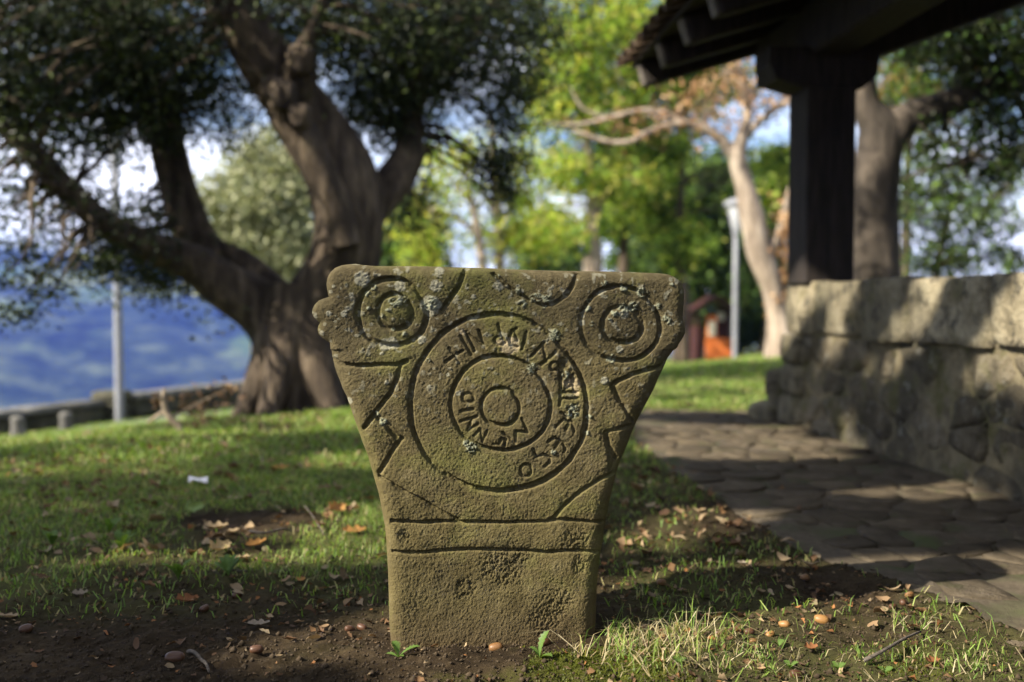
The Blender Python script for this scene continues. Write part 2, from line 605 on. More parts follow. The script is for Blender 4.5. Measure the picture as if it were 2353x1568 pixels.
c0 = zA((1166, 908)); c1 = zA((1178, 905)); c2 = zA((1178, 925))
ring(*c0, 510 / 1.4706, 530 / 1.4706, 12.5, 0.0075)
ring(*c1, 286 / 1.4706, 284 / 1.4706, 10.5, 0.0065)
boss = ring(*c2, 110 / 1.4706, 112 / 1.4706, 9, 0.006)
rl = zA((540, 370)); ring(*rl, 200 / 1.4706, 202 / 1.4706, 13, 0.007)
dl = ring(*zA((556, 368)), 98 / 1.4706, 104 / 1.4706, 12, 0.0065)
rr_ = zA((1885, 437)); ring(*rr_, 230 / 1.4706, 225 / 1.4706, 11, 0.0065)
dr = ring(*zA((1897, 444)), 112 / 1.4706, 108 / 1.4706, 14, 0.0055)
lines(zA, [[(972, 118), (935, 210), (880, 290), (830, 355)]], 12, 0.0065)
lines(zA, [[(1140, 142), (1180, 185), (1270, 252), (1330, 283), (1385, 315), (1440, 328), (1500, 310), (1560, 275), (1600, 220), (1623, 172), (1628, 128)]], 10, 0.006)
lines(zA, [[(190, 640), (240, 672), (330, 685), (480, 675), (575, 678), (628, 656)], [(592, 690), (575, 750), (530, 850), (450, 950), (375, 1050)],
           [(450, 985), (500, 1030), (545, 1080), (570, 1105)], [(600, 1108), (560, 1160), (510, 1240), (465, 1312)]], 11, 0.0062)
lines(zC, [[(305, 935), (400, 985), (500, 1050), (640, 1120), (760, 1190), (880, 1255)]], 9, 0.005)
lines(zA, [[(2140, 688), (2050, 705), (1960, 735), (1880, 770), (1840, 795), (1870, 870), (1910, 930), (1950, 990), (1965, 1018)],
           [(1975, 1030), (1900, 1048), (1840, 1060), (1800, 1075), (1820, 1150), (1860, 1222)]], 11, 0.006)
lines(zC, [[(1985, 640), (2012, 740), (2025, 830), (2030, 905)]], 16, 0.004)
lines(zC, [[(2070, 905), (1960, 945), (1850, 1010), (1750, 1080), (1680, 1150), (1620, 1215), (1585, 1255)]], 10, 0.006)
lines(zC, [[(400, 1264), (600, 1272), (880, 1270), (1200, 1278), (1550, 1272), (1640, 1256), (1780, 1265), (1985, 1278)],
           [(415, 1490), (550, 1500), (800, 1485), (1000, 1472), (1250, 1480), (1550, 1496), (1700, 1480), (1955, 1502)]], 9, 0.0065)
W_, D_ = 7.5, 0.0042
# outer ring of letters
lines(zB, [[(410, 445), (560, 345)], [(440, 320), (535, 450)], [(540, 215), (640, 380)],
           [(590, 178), (670, 345)], [(600, 195), (745, 290)], [(705, 165), (765, 315)],
           [(880, 110), (905, 210), (945, 275)], [(1045, 145), (1000, 168), (975, 230), (990, 290), (1050, 305)],
           [(1030, 180), (1052, 250)], [(1137, 178), (1095, 328)],
           [(1300, 265), (1180, 395)], [(1282, 300), (1310, 440)], [(1395, 350), (1265, 470)],
           [(1420, 520), (1445, 620), (1440, 720), (1430, 840)],
           [(1440, 720), (1600, 712)], [(1440, 775), (1600, 770)], [(1500, 600), (1480, 690), (1545, 655)], [(1545, 560), (1560, 690)],
           [(1400, 1030), (1470, 955), (1520, 985)], [(1490, 1050), (1535, 970)], [(1565, 1065), (1545, 985)], [(1440, 900), (1500, 940)],
           [(1330, 1165), (1385, 1125), (1450, 1160), (1490, 1220), (1470, 1255)], [(1390, 1215), (1425, 1165)],
           [(1195, 1225), (1225, 1295), (1290, 1270), (1345, 1300), (1340, 1350), (1300, 1385)]], W_, D_, 0.5)
oval(zB, 890, 258, 42, 40, W_, D_); oval(zB, 1385, 485, 40, 42, W_, D_); oval(zB, 1128, 1420, 50, 56, W_, D_)
# inner ring of letters
lines(zB, [[(545, 890), (655, 870)], [(540, 982), (690, 937)], [(640, 960), (610, 1060), (705, 1000)],
           [(660, 1115), (722, 1045), (737, 1162), (780, 1065)],
           [(835, 1180), (885, 1180), (910, 1132), (950, 1142), (940, 1202)],
           [(920, 1080), (1035, 1175), (1040, 1062), (1145, 1080), (1090, 950)]], W_, D_, 0.5)
oval(zB, 610, 768, 52, 42, W_, D_)

relief = -depth
relief += 0.004 * np.clip(boss, 0, 1) ** 0.5 * 0.3 + 0.0045 * np.clip(dl, 0, 1) ** 0.6 + 0.003 * np.clip(dr, 0, 1) ** 0.6
relief += 0.010 * (fbm(PX / 260, PY / 260, 0, 25, 3) - 0.5) + 0.0030 * (fbm(PX / 60, PY / 60, 0, 26, 3) - 0.5)
grain = fbm(PX / 6.0, PY / 6.0, 0, 27, 2) - 0.5
relief += 0.0022 * grain
# flaked places
def blob(px, py, r, seed, edge_=0.25):
    out = np.zeros(PX.shape)
    m = np.hypot(PX - px, PY - py) < r * 2.2
    x, y = PX[m], PY[m]
    d = np.hypot(x - px, y - py) / r + 0.7 * (fbm(x / (r * 0.5), y / (r * 0.5), 0, seed, 4) - 0.5)
    out[m] = sstep(1.0 + edge_ * 0.5, 1.0 - edge_ * 0.5, d)
    return out


chip = np.zeros(PX.shape)
for (q, r) in [((1000, 300), 34), ((900, 270), 16), ((960, 330), 24), ((1560, 640), 24), ((1500, 640), 18), ((1580, 720), 14), ((560, 175), 12)]:
    p = zB(q); chip = np.maximum(chip, blob(p[0], p[1], r, int(r * 7)))
dmg = np.zeros(PX.shape)
for (q, r) in [((1500, 590), 40), ((1530, 680), 34), ((1470, 470), 26), ((1560, 880), 26)]:
    p = zB(q); dmg = np.maximum(dmg, blob(p[0], p[1], r, int(r * 5), 0.6))
relief -= 0.004 * dmg * (0.4 + fbm(PX / 14, PY / 14, 0, 29, 3)) + 0.0012 * chip
pit = np.zeros(PX.shape)
for (px, py, r) in [(2010, 2270, 70), (2300, 2160, 50), (2060, 2230, 50), (1860, 2360, 40), (1955, 2310, 22), (2230, 2410, 60), (2320, 2260, 30), (1620, 2150, 24), (2180, 2480, 60)]:
    pit = np.maximum(pit, blob(px, py, r, px % 97, 1.0))
relief -= pit * 0.0045 * np.clip(fbm(PX / 8, PY / 8, 0, 30, 4, 0.7) - 0.42, 0, 1) * 3 + pit * 0.001

lich = np.zeros(PX.shape); crust = np.zeros(PX.shape)
CRN = sstep(0.40, 0.52, fbm(PX / 9, PY / 9, 0, 53, 3))
for (q, r) in [((365, 170), 31), ((505, 555), 26), ((770, 330), 40), ((540, 545), 22), ((170, 375), 12), ((260, 375), 14), ((125, 490), 11), ((800, 215), 24),
               ((585, 215), 22), ((1170, 215), 18), ((715, 530), 18), ((820, 125), 18), ((1020, 275), 10), ((1905, 380), 18), ((1790, 770), 16),
               ((510, 780), 9), ((480, 610), 8), ((300, 265), 11), ((85, 390), 10), ((195, 215), 7), ((870, 735), 8), ((760, 805), 8), ((285, 890), 14), ((930, 845), 10), ((1880, 585), 14), ((1660, 430), 12)]:
    p = zA(q); lich = np.maximum(lich, blob(p[0], p[1], r, int(q[0])))
for (q, r) in [((560, 300), 24), ((600, 290), 18), ((430, 218), 13), ((395, 258), 12), ((765, 320), 32), ((1385, 285), 22), ((1300, 318), 18), ((1445, 285), 18), ((1435, 325), 12),
               ((1160, 155), 10), ((1280, 245), 12), ((1790, 195), 12), ((1905, 225), 15), ((2010, 250), 20), ((1690, 345), 13), ((1715, 435), 9), ((1700, 300), 10), ((1900, 350), 22), ((1960, 335), 20), ((1850, 370), 14), ((1815, 410), 10),
               ((2155, 412), 17), ((2110, 330), 12), ((2185, 205), 9), ((1500, 500), 22), ((1365, 700), 20), ((1600, 950), 26), ((1560, 740), 16), ((1005, 1160), 22), ((980, 1140), 14), ((490, 1010), 16), ((450, 965), 10),
               ((515, 355), 9), ((480, 385), 8), ((545, 465), 8), ((400, 345), 8), ((1830, 640), 18), ((1600, 925), 12), ((1490, 1190), 10), ((755, 650), 8), ((615, 495), 10), ((1700, 985), 10), ((1690, 1080), 8)]:
    p = zA(q); b_ = blob(p[0], p[1], r, int(q[0] + q[1]), 0.5)
    crust = np.maximum(crust, b_ * CRN)
spots = sstep(0.71, 0.75, fbm(PX / 22, PY / 22, 0, 91, 2)) * sstep(1900, 1200, PY)
lich = np.maximum(lich, spots * 0.7)
relief += 0.0012 * lich * (0.5 + grain) + 0.0035 * crust * (0.4 + fbm(PX / 4, PY / 4, 0, 92, 2))

em = edge * PXM
r_e = np.where(PY < 1400, 0.022, 0.032)
k = np.clip(1 - em / r_e, 0, 1)
roundoff = r_e * (1 - np.sqrt(np.clip(1 - k * k, 0, 1))) * 0.9
fade = np.clip(em / 0.012, 0, 1)
FX = np.zeros(PX.shape); FZ = np.zeros(PX.shape)
Xn = (PX * 2353 / 4096 - 1176.5) / FPX; Yn = -(PY * 2353 / 4096 - 784.0) / FPX
cp, sp = math.cos(PITCH), math.sin(PITCH)
fy_ = cp + Yn * sp; fz_ = -sp + Yn * cp
TURN = math.tan(R(9.0))
DEP = FACE_Y / (1 - TURN * Xn / fy_)          # the face is turned a little away to the right
FX = Xn / fy_ * DEP; FZ = EYE + fz_ / fy_ * DEP
FYv = DEP - relief * np.clip(fade, 0.25, 1) + roundoff
V = np.stack([FX.ravel(), FYv.ravel(), FZ.ravel()], 1)
F1 = grid_faces(NR, NC)
# outline ring, carried back to the rear face
idx = np.concatenate([np.arange(NR - 1, 0, -1) * NC, np.arange(0, NC), np.arange(1, NR) * NC + NC - 1])
ringv = V[idx]
cxm = ringv[:, 0].mean()
extra = []
layers = [0.02, 0.05, 0.085, 0.115, 0.135]
allv = [V]
base = len(V)
prev = idx
faces_side = []
for i, dy in enumerate(layers):
    q = ringv.copy()
    q[:, 1] = FACE_Y + TURN * q[:, 0] + 0.03 + dy
    ins = 0.0 if i < 3 else (0.006 if i == 3 else 0.022)
    nz = 0.010 * (fbm(q[:, 0] * 25, q[:, 2] * 25, q[:, 1] * 25, 33, 3) - 0.5)
    q[:, 0] += np.sign(cxm - q[:, 0]) * (ins + nz)
    q[:, 2] -= ins * (q[:, 2] > 0.7)
    cur = base + np.arange(len(q))
    allv.append(q); base += len(q)
    faces_side.append(np.stack([prev[:-1], cur[:-1], cur[1:], prev[1:]], 1))
    prev = cur
allv.append(np.array([[cxm, FACE_Y + 0.175, 0.4]])); cc = base
back = np.stack([prev[:-1], np.full(len(prev) - 1, cc), prev[1:]], 1)
Vall = np.concatenate(allv)
pad = lambda a: np.concatenate([a.ravel(), np.zeros(len(Vall) - a.size)])
ms = NT('weathered_sandstone')
v = ms.coord()
n_big = ms.noise(v, 5.0, 5)
n_mid = ms.noise(v, 22, 6, 0.6)
n_fine = ms.noise(v, 420, 3, 0.6)
base_c = ms.ramp(n_mid, [(0.3, (0.077, 0.061, 0.024)), (0.55, (0.124, 0.100, 0.042)), (0.75, (0.185, 0.153, 0.073))])
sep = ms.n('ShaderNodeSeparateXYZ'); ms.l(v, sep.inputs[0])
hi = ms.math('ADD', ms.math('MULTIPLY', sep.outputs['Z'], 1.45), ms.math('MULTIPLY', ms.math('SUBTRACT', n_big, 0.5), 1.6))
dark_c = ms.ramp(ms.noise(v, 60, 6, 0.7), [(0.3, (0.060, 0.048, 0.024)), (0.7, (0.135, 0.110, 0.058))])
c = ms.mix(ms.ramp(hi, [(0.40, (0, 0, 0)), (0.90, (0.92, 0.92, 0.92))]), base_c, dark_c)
c = ms.mix(ms.ramp(ms.noise(v, 11, 7, 0.72), [(0.50, (0, 0, 0)), (0.68, (0.6, 0.6, 0.6))]), c, (0.055, 0.044, 0.024))
alg = ms.ramp(ms.noise(ms.coord((1, 1, 1.3)), 7.5, 5, 0.6), [(0.50, (0, 0, 0)), (0.72, (0.75, 0.75, 0.75))])
c = ms.mix(alg, c, ms.mix(n_fine, (0.09, 0.095, 0.022), (0.19, 0.185, 0.055)))
c = ms.mix(ms.ramp(n_fine, [(0.38, (0.55, 0.55, 0.55)), (0.50, (0, 0, 0))]), c, (0.07, 0.055, 0.03))
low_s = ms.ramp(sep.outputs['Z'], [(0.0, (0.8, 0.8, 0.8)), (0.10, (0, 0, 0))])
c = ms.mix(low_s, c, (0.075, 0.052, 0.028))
c = ms.mix(ms.attr('chip').outputs['Fac'], c, ms.ramp(n_mid, [(0.3, (0.24, 0.19, 0.11)), (0.7, (0.36, 0.295, 0.185))]))
c = ms.mix(ms.attr('lichen').outputs['Fac'], c, ms.ramp(ms.noise(v, 240, 4, 0.7), [(0.3, (0.20, 0.19, 0.13)), (0.7, (0.36, 0.345, 0.26))]))
c = ms.mix(ms.attr('crust').outputs['Fac'], c, ms.ramp(ms.noise(v, 320, 3, 0.7), [(0.3, (0.16, 0.17, 0.11)), (0.7, (0.36, 0.375, 0.27))]))
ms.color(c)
ms.rough(0.96)
ms.b.inputs['Specular IOR Level'].default_value = 0.12
ms.bump(ms.math('ADD', n_fine, ms.math('MULTIPLY', ms.noise(v, 150, 4, 0.6), 0.5)), 0.65, 0.0042)
stele_me = (mesh_np('carved_stele', Vall, [F1[:, ::-1], np.concatenate(faces_side)[:, ::-1], back[:, ::-1]], ms.m, True,
                                     {'lichen': pad(lich * 0.75), 'crust': pad(crust * 0.75), 'chip': pad(chip * 0.8)}))
bm = bmesh.new(); bm.from_mesh(stele_me); bmesh.ops.recalc_face_normals(bm, faces=bm.faces); bm.to_mesh(stele_me); bm.free()
stele = link('carved_stele', stele_me, label='weathered sandstone grave stele carved with rings and lettering', cat='stele')

# ------------------------------------------------------------------ path of flat stones
py_ = np.concatenate([np.linspace(-5, 1.2, 12), np.linspace(1.3, 6.3, 110)])
rows, pv = [], []
NCp = 40
for y in py_:
    x0 = float(path_edge_x(y)); x1 = float(wall_x(y)) + 0.25
    xs = np.linspace(x0 - 0.02, x1 if y < 5.3 else 6.5, NCp)
    pv.append(np.stack([xs, np.full(NCp, y), gz(xs, np.full(NCp, y), False) + 0.004 - 0.012], 1))
pv = np.concatenate(pv)
pv[:, 2] += 0.016 * (fbm(pv[:, 0] * 6, pv[:, 1] * 6, 0, 51, 3) - 0.5) + 0.003
pv[:, 2] += 0.014 * (fbm(pv[:, 0] * 6, pv[:, 1] * 6, 0, 51, 3) > 0.75)
mp_ = NT('path_mortar')
v = mp_.coord()
mp_.color(mp_.mix(mp_.ramp(mp_.noise(v, 5, 5), [(0.5, (0, 0, 0)), (0.66, (1, 1, 1))]), mp_.ramp(mp_.noise(v, 40, 6, 0.7), [(0.3, (0.045, 0.034, 0.021)), (0.7, (0.115, 0.092, 0.062))]), (0.05, 0.058, 0.02)))
mp_.rough(0.95)
mp_.bump(mp_.noise(v, 120, 6, 0.7), 0.6, 0.006)
path = link('path', mesh_np('path', pv, grid_faces(len(py_), NCp), mp_.m, True), kind='structure')


def stone_mat(name, cs, scale=14, stain=None, bstr=0.6, bdist=0.012):
    m = NT(name)
    tc = m.coord()
    oi = m.n('ShaderNodeObjectInfo')
    add = m.n('ShaderNodeVectorMath'); add.operation = 'ADD'
    m.l(tc, add.inputs[0]); m.l(oi.outputs['Random'], add.inputs[1])
    sc = m.n('ShaderNodeVectorMath'); sc.operation = 'SCALE'; sc.inputs['Scale'].default_value = 1.0
    m.l(add.outputs[0], sc.inputs[0])
    n1 = m.noise(sc.outputs[0], scale, 7, 0.65)
    n2 = m.noise(sc.outputs[0], scale * 0.25, 4)
    c = m.ramp(n1, [(0.3, cs[0]), (0.52, cs[1]), (0.72, cs[2])])
    c = m.mix(m.ramp(n2, [(0.46, (0, 0, 0)), (0.66, (0.75, 0.75, 0.75))]), c, cs[3])
    if stain:
        geo = m.n('ShaderNodeNewGeometry')
        for sc2, lo, hi2, col, amt in stain:
            c = m.mix(m.ramp(m.noise(geo.outputs['Position'], sc2, 7, 0.68), [(lo, (0, 0, 0)), (hi2, (amt, amt, amt))]), c, col)
    hs = m.n('ShaderNodeHueSaturation')
    m.l(c, hs.inputs['Color'])
    m.l(m.math('ADD', m.math('MULTIPLY', oi.outputs['Random'], 0.6), 0.7), hs.inputs['Value'])
    m.color(hs.outputs['Color'])
    m.rough(0.93)
    m.b.inputs['Specular IOR Level'].default_value = 0.15
    m.bump(m.math('ADD', m.noise(sc.outputs[0], scale * 4, 6, 0.7), m.noise(sc.outputs[0], scale, 5, 0.6)), bstr, bdist)
    return m.m


M['flag'] = stone_mat('flagstone', [(0.045, 0.034, 0.021), (0.085, 0.067, 0.044), (0.15, 0.12, 0.084), (0.05, 0.039, 0.024)], 12,
                     [(3.0, .46, .62, (0.085, 0.066, 0.042), .9), (7, .56, .66, (0.045, 0.05, 0.018), .6)], 0.8, 0.012)
M['wallstone'] = stone_mat('wall_sandstone', [(0.12, 0.10, 0.062), (0.26, 0.222, 0.145), (0.40, 0.35, 0.24), (0.15, 0.135, 0.09)], 9,
                          [(2.3, .48, .64, (0.085, 0.076, 0.054), .75), (5.5, .54, .66, (0.12, 0.112, 0.042), .6), (14, .52, .63, (0.055, 0.05, 0.04), .8)], 1.0, 0.025)
M['rubble'] = stone_mat('grey_rubble_stone', [(0.085, 0.07, 0.045), (0.18, 0.15, 0.10), (0.29, 0.25, 0.175), (0.12, 0.105, 0.07)], 11,
                       [(2.3, .46, .62, (0.06, 0.054, 0.04), .8), (5.5, .52, .64, (0.10, 0.098, 0.035), .7), (16, .57, .66, (0.32, 0.31, 0.26), .6)], 1.0, 0.03)
M['moss_clump'] = plain('moss', (0.03, 0.04, 0.006), (0.085, 0.10, 0.015), 40, 1.0, 0.9, 120, 0.01)


def clip_cell(c, others, bound=0.34):
    poly = [(c[0] + bound * math.cos(a), c[1] + bound * math.sin(a)) for a in np.linspace(0, 2 * math.pi, 17)[:-1]]
    for o in others:
        mx, my = (c[0] + o[0]) / 2, (c[1] + o[1]) / 2
        nx, ny = o[0] - c[0], o[1] - c[1]
        out = []
        for i in range(len(poly)):
            a, b = poly[i], poly[(i + 1) % len(poly)]
            da = (a[0] - mx) * nx + (a[1] - my) * ny
            db = (b[0] - mx) * nx + (b[1] - my) * ny
            if da <= 0: out.append(a)
            if da * db < 0:
                t = da / (da - db)
                out.append((a[0] + t * (b[0] - a[0]), a[1] + t * (b[1] - a[1])))
        poly = out
        if len(poly) < 3: return []
    return poly


seeds = []
row = 0
y = 1.3
while y < 6.4:
    stp = 0.12 + 0.09 * random.random()
    x = 0.4 + random.random() * 0.2
    while x < 2.6:
        sp_ = random.choice((random.uniform(0.08, 0.14), random.uniform(0.14, 0.32)))
        seeds.append((x + random.uniform(-.06, .06), y + random.uniform(-.07, .07)))
        x += sp_
    y += stp
nflag = 0
for i, c in enumerate(seeds):
    if not bool(in_path(c[0], c[1], -0.05)) or c[0] > float(wall_x(c[1])) + 0.02:
        continue
    oth = sorted((o for o in seeds if o is not c and abs(o[0] - c[0]) < .8 and abs(o[1] - c[1]) < .8), key=lambda o: (o[0] - c[0]) ** 2 + (o[1] - c[1]) ** 2)[:14]
    if random.random() < 0.10: continue
    poly = clip_cell(c, oth)
    if len(poly) < 3: continue
    gcx = sum(p[0] for p in poly) / len(poly); gcy = sum(p[1] for p in poly) / len(poly)
    # cut corners, shrink
    pts = []
    for j in range(len(poly)):
        a, b = poly[j], poly[(j + 1) % len(poly)]
        for t in (0.22, 0.78):
            pts.append((a[0] + t * (b[0] - a[0]), a[1] + t * (b[1] - a[1])))
    gap = random.uniform(0.86, 0.985)
    pts = np.array([((p[0] - gcx), (p[1] - gcy)) for p in pts])
    n = len(pts)
    zt = random.uniform(0.003, 0.011)
    jit = 1 + 0.12 * (rng.random(n) - .5)
    lv = [(pts * gap, -0.03), (pts * gap * jit[:, None], zt * 0.45), (pts * gap * 0.965 * jit[:, None], zt * 0.97), (pts * gap * 0.6, zt)]
    Vf = np.concatenate([np.concatenate([p, np.full((n, 1), z)], 1) for p, z in lv] + [np.array([[0, 0, zt]])])
    Vf[:, 2] += 0.006 * (fbm(Vf[:, 0] * 14 + i, Vf[:, 1] * 14, 0, 52, 2) - 0.5)
    tilt = (random.uniform(-.03, .03), random.uniform(-.03, .03))
    Vf[:, 2] += Vf[:, 0] * tilt[0] + Vf[:, 1] * tilt[1]
    q = grid_faces(4, n, True)
    tr = np.stack([3 * n + np.arange(n), 3 * n + (np.arange(n) + 1) % n, np.full(n, 4 * n)], 1)
    o = link('flagstone', mesh_np('flagstone', Vf, [q, tr], M['flag'], True), parent=path,
             loc=(gcx, gcy, float(gz(gcx, gcy, False)) - 0.006))
    nflag += 1

# ------------------------------------------------------------------ rubble wall on the right
def rock(sx, sy, sz, seed, sub=4, rnd=0.35, amp=0.10):
    """a rounded, uneven block; returns verts, quads"""
    n = sub + 1
    lin = np.linspace(-1, 1, n)
    vs, fs, off = [], [], 0
    for ax in range(3):
        for sg in (-1, 1):
            a, b = np.meshgrid(lin, lin)
            p = np.zeros((n * n, 3))
            p[:, ax] = sg
            p[:, (ax + 1) % 3] = a.ravel(); p[:, (ax + 2) % 3] = b.ravel()
            vs.append(p)
            f = grid_faces(n, n) + off
            fs.append(f if sg > 0 else f[:, ::-1])
            off += n * n
    P = np.concatenate(vs)
    # weld
    key = np.round(P * 1000).astype(int)
    uq, inv = np.unique(key, axis=0, return_inverse=True)
    inv = inv.ravel()
    P2 = uq / 1000.0
    F = inv[np.concatenate(fs)]
    ln = np.linalg.norm(P2, axis=1, keepdims=True)
    sph = P2 / ln * 1.22
    k = np.clip((ln - 1.0) / 0.73, 0, 1) ** 1.0
    P2 = P2 * (1 - rnd * k) + sph * (rnd * k)
    h = np.array((sx, sy, sz)) / 2
    W = P2 * h
    m = min(sx, sy, sz)
    s = 1.6 / m
    for ax in range(3):
        W[:, ax] += amp * m * (fbm(P2[:, 0] * 1.4 + seed * 3.1, P2[:, 1] * 1.4 + seed, P2[:, 2] * 1.4, seed + ax * 7, 3) - 0.5)
    return W, F


wall_root = link('rubble_wall', None, loc=(1.65, 4.3, 0), label='low rubble wall of pale sandstone blocks beside the paved path', cat='wall')
WT = 0.42
wdir = Vector((-0.09, 1.0, 0)).normalized()
wnor = Vector((1.0, 0.09, 0)).normalized()
Y0, Y1 = 1.2, 5.56


def wall_pt(y, dn, z):
    return Vector((float(wall_x(y)), y, 0)) + wnor * dn + Vector((0, 0, z))


# core of mortar
bm = bmesh.new()
def quad_box(bm, P):
    vs = [bm.verts.new(p) for p in P]
    for f in ((0, 1, 2, 3), (7, 6, 5, 4), (0, 4, 5, 1), (1, 5, 6, 2), (2, 6, 7, 3), (3, 7, 4, 0)):
        bm.faces.new([vs[i] for i in f])
P = [wall_pt(Y0, .03, -.1), wall_pt(Y0, WT - .05, -.1), wall_pt(Y1 - .06, WT - .05, -.1), wall_pt(Y1 - .06, .03, -.1),
     wall_pt(Y0, .03, .72), wall_pt(Y0, WT - .05, .72), wall_pt(Y1 - .06, WT - .05, .72), wall_pt(Y1 - .06, .03, .72)]
quad_box(bm, [p - wall_root.location for p in P])
bmesh.ops.recalc_face_normals(bm, faces=bm.faces)
me = bpy.data.meshes.new('mortar_core'); bm.to_mesh(me); bm.free()
me.materials.append(stone_mat('lime_mortar', [(0.10, 0.08, 0.048), (0.20, 0.165, 0.10), (0.30, 0.255, 0.16), (0.13, 0.115, 0.07)], 14, [(2.3, .44, .60, (0.07, 0.064, 0.045), .85), (5.5, .50, .62, (0.09, 0.088, 0.03), .7)], 1.0, .02))
link('mortar_core', me, wall_root)
sd = 100
# top course of long dressed blocks
y = Y1 + 0.02
while y > Y0:
    L = 0.40 if y > Y1 - 0.1 else random.uniform(0.38, 0.70)
    hh = random.uniform(0.25, 0.29)
    sd += 1
    Wv, Ff = rock(WT, L * 0.996, hh, sd, 9, 0.15, 0.15)
    p = wall_pt(y - L / 2, WT / 2 + random.uniform(-0.015, 0.012), 0.775 - hh / 2 + random.uniform(-.006, .004))
    o = link('wall_stone', mesh_np('wall_stone', Wv, Ff, M['wallstone'], True), wall_root, p - wall_root.location)
    o.rotation_euler = (random.uniform(-.015, .015), random.uniform(-.02, .02), math.atan(0.085))
    y -= L + random.uniform(0.0, 0.006)
# rubble below: uneven stones of many sizes bedded in mortar
STR = 1.75
sw = []
zr = 0.02
while zr < 0.55:
    x_ = -0.1 + random.random() * 0.2
    while x_ < (Y1 - Y0) / STR + 0.2:
        stp = random.uniform(0.06, 0.26)
        sw.append((x_ + random.uniform(-.03, .03), zr + random.uniform(-.045, .045)))
        x_ += stp
    zr += random.uniform(0.10, 0.15)


def face_stone(c, cells, dn, flip):
    oth = sorted((o for o in cells if o is not c and abs(o[0] - c[0]) < .6 and abs(o[1] - c[1]) < .6), key=lambda o: (o[0] - c[0]) ** 2 + (o[1] - c[1]) ** 2)[:14]
    poly = clip_cell(c, oth, 0.2)
    if len(poly) < 3: return
    poly = [(min(max(a, 0.0), (Y1 - Y0) / STR), min(max(b, -0.06), 0.492)) for a, b in poly]
    gcx = sum(p[0] for p in poly) / len(poly); gcy = sum(p[1] for p in poly) / len(poly)
    pts = []
    for j in range(len(poly)):
        a, b = poly[j], poly[(j + 1) % len(poly)]
        for t in (0.2, 0.5, 0.8):
            pts.append((a[0] + t * (b[0] - a[0]) - gcx, a[1] + t * (b[1] - a[1]) - gcy))
    pts = np.array(pts) * np.array((STR, 1.0))
    if np.ptp(pts[:, 0]) < .04 or np.ptp(pts[:, 1]) < .03: return
    n = len(pts)
    out = random.uniform(0.004, 0.030)
    jit = (1 + 0.10 * (rng.random(n) - .5))[:, None]
    lv = [(pts * 0.99, 0.06), (pts * 0.975 * jit, 0.004), (pts * 0.93 * jit, -out * .7 - .004), (pts * 0.55, -out - .006), ]
    V = np.concatenate([np.stack([np.full(n, d_), -p[:, 0], p[:, 1]], 1) for p, d_ in lv] + [np.array([[-out * 1.02, 0, 0]])])
    V[:, 0] += 0.03 * (fbm(V[:, 1] * 13 + sd, V[:, 2] * 13, 0, 55, 3) - 0.5)
    q = grid_faces(4, n, True)
    tr = np.stack([3 * n + np.arange(n), 3 * n + (np.arange(n) + 1) % n, np.full(n, 4 * n)], 1)
    me = mesh_np('wall_stone', V, [q, tr], M['rubble'], True)
    yy = Y1 - gcx * STR
    o = link('wall_stone', me, wall_root, wall_pt(yy, dn, gcy) - wall_root.location)
    o.rotation_euler = (0, 0, math.atan(0.085) + (math.pi if flip else 0))


for c in sw:
    sd += 1
    face_stone(c, sw, 0.045, False)
for c in sw[::1]:
    if Y1 - c[0] * STR > 3.0:
        sd += 1
        face_stone(c, sw, WT - 0.045, True)
# end of the wall: three quoins one above the other
for (z_, h_) in [(-0.04, 0.2), (0.16, 0.17), (0.33, 0.165)]:
    sd += 1
    Wv, Ff = rock(WT + .03, 0.24, h_ * .99, sd, 6, 0.28, 0.12)
    o = link('wall_stone', mesh_np('wall_stone', Wv, Ff, M['wallstone'], True), wall_root, wall_pt(Y1 - 0.09 + random.uniform(-.02, .03), WT / 2 - .005, z_ + h_ / 2) - wall_root.location)
    o.rotation_euler = (0, 0, math.atan(0.085))
# footing stones spilling out at the far end
for (px, py, d, sx, sy, sz) in [(1768, 950, 5.75, .17, .2, .10), (1800, 925, 5.8, .16, .2, .2), (1835, 985, 5.45, .14, .2, .12), (1795, 880, 5.8, .15, .2, .16)]:
    p = at(px, py, d); sd += 1
    Wv, Ff = rock(sx, sy, sz, sd, 4, 0.5, 0.2)
    o = link('wall_stone', mesh_np('wall_stone', Wv, Ff, M['wallstone'], True), wall_root, Vector((p.x, p.y, max(p.z, sz * .4))) - wall_root.location)
    o.rotation_euler = (0, random.uniform(-.3, .3), random.uniform(-.5, .5))
    if p.z > 0.12: o.location.z = p.z

# ------------------------------------------------------------------ timber shelter with tiled roof
mw = NT('dark_timber')
v = mw.coord((6, 6, 0.7))
nw = mw.noise(v, 7, 6, 0.6)
mw.color(mw.ramp(nw, [(0.3, (0.010, 0.008, 0.006)), (0.7, (0.034, 0.026, 0.022))]))
mw.rough(0.8)
mw.bump(nw, 0.4, 0.01)
M['timber'] = mw.m
M['timber_end'] = plain('weathered_end_grain', (0.07, 0.06, 0.05), (0.15, 0.13, 0.11), 25, 0.9, 0.4, 60, 0.005)
M['tile'] = stone_mat('clay_tile', [(0.03, 0.022, 0.016), (0.065, 0.042, 0.028), (0.11, 0.07, 0.046), (0.035, 0.035, 0.02)], 16)
shel = link('timber_shelter', None, loc=(1.655, 5.36, 0.77), label='dark timber shelter post, beams and tiled roof standing on the wall', cat='shelter')
U = wdir; N = wnor; ZU = Vector((0, 0, 1))
PIL = Vector((1.655, 5.36, 0))


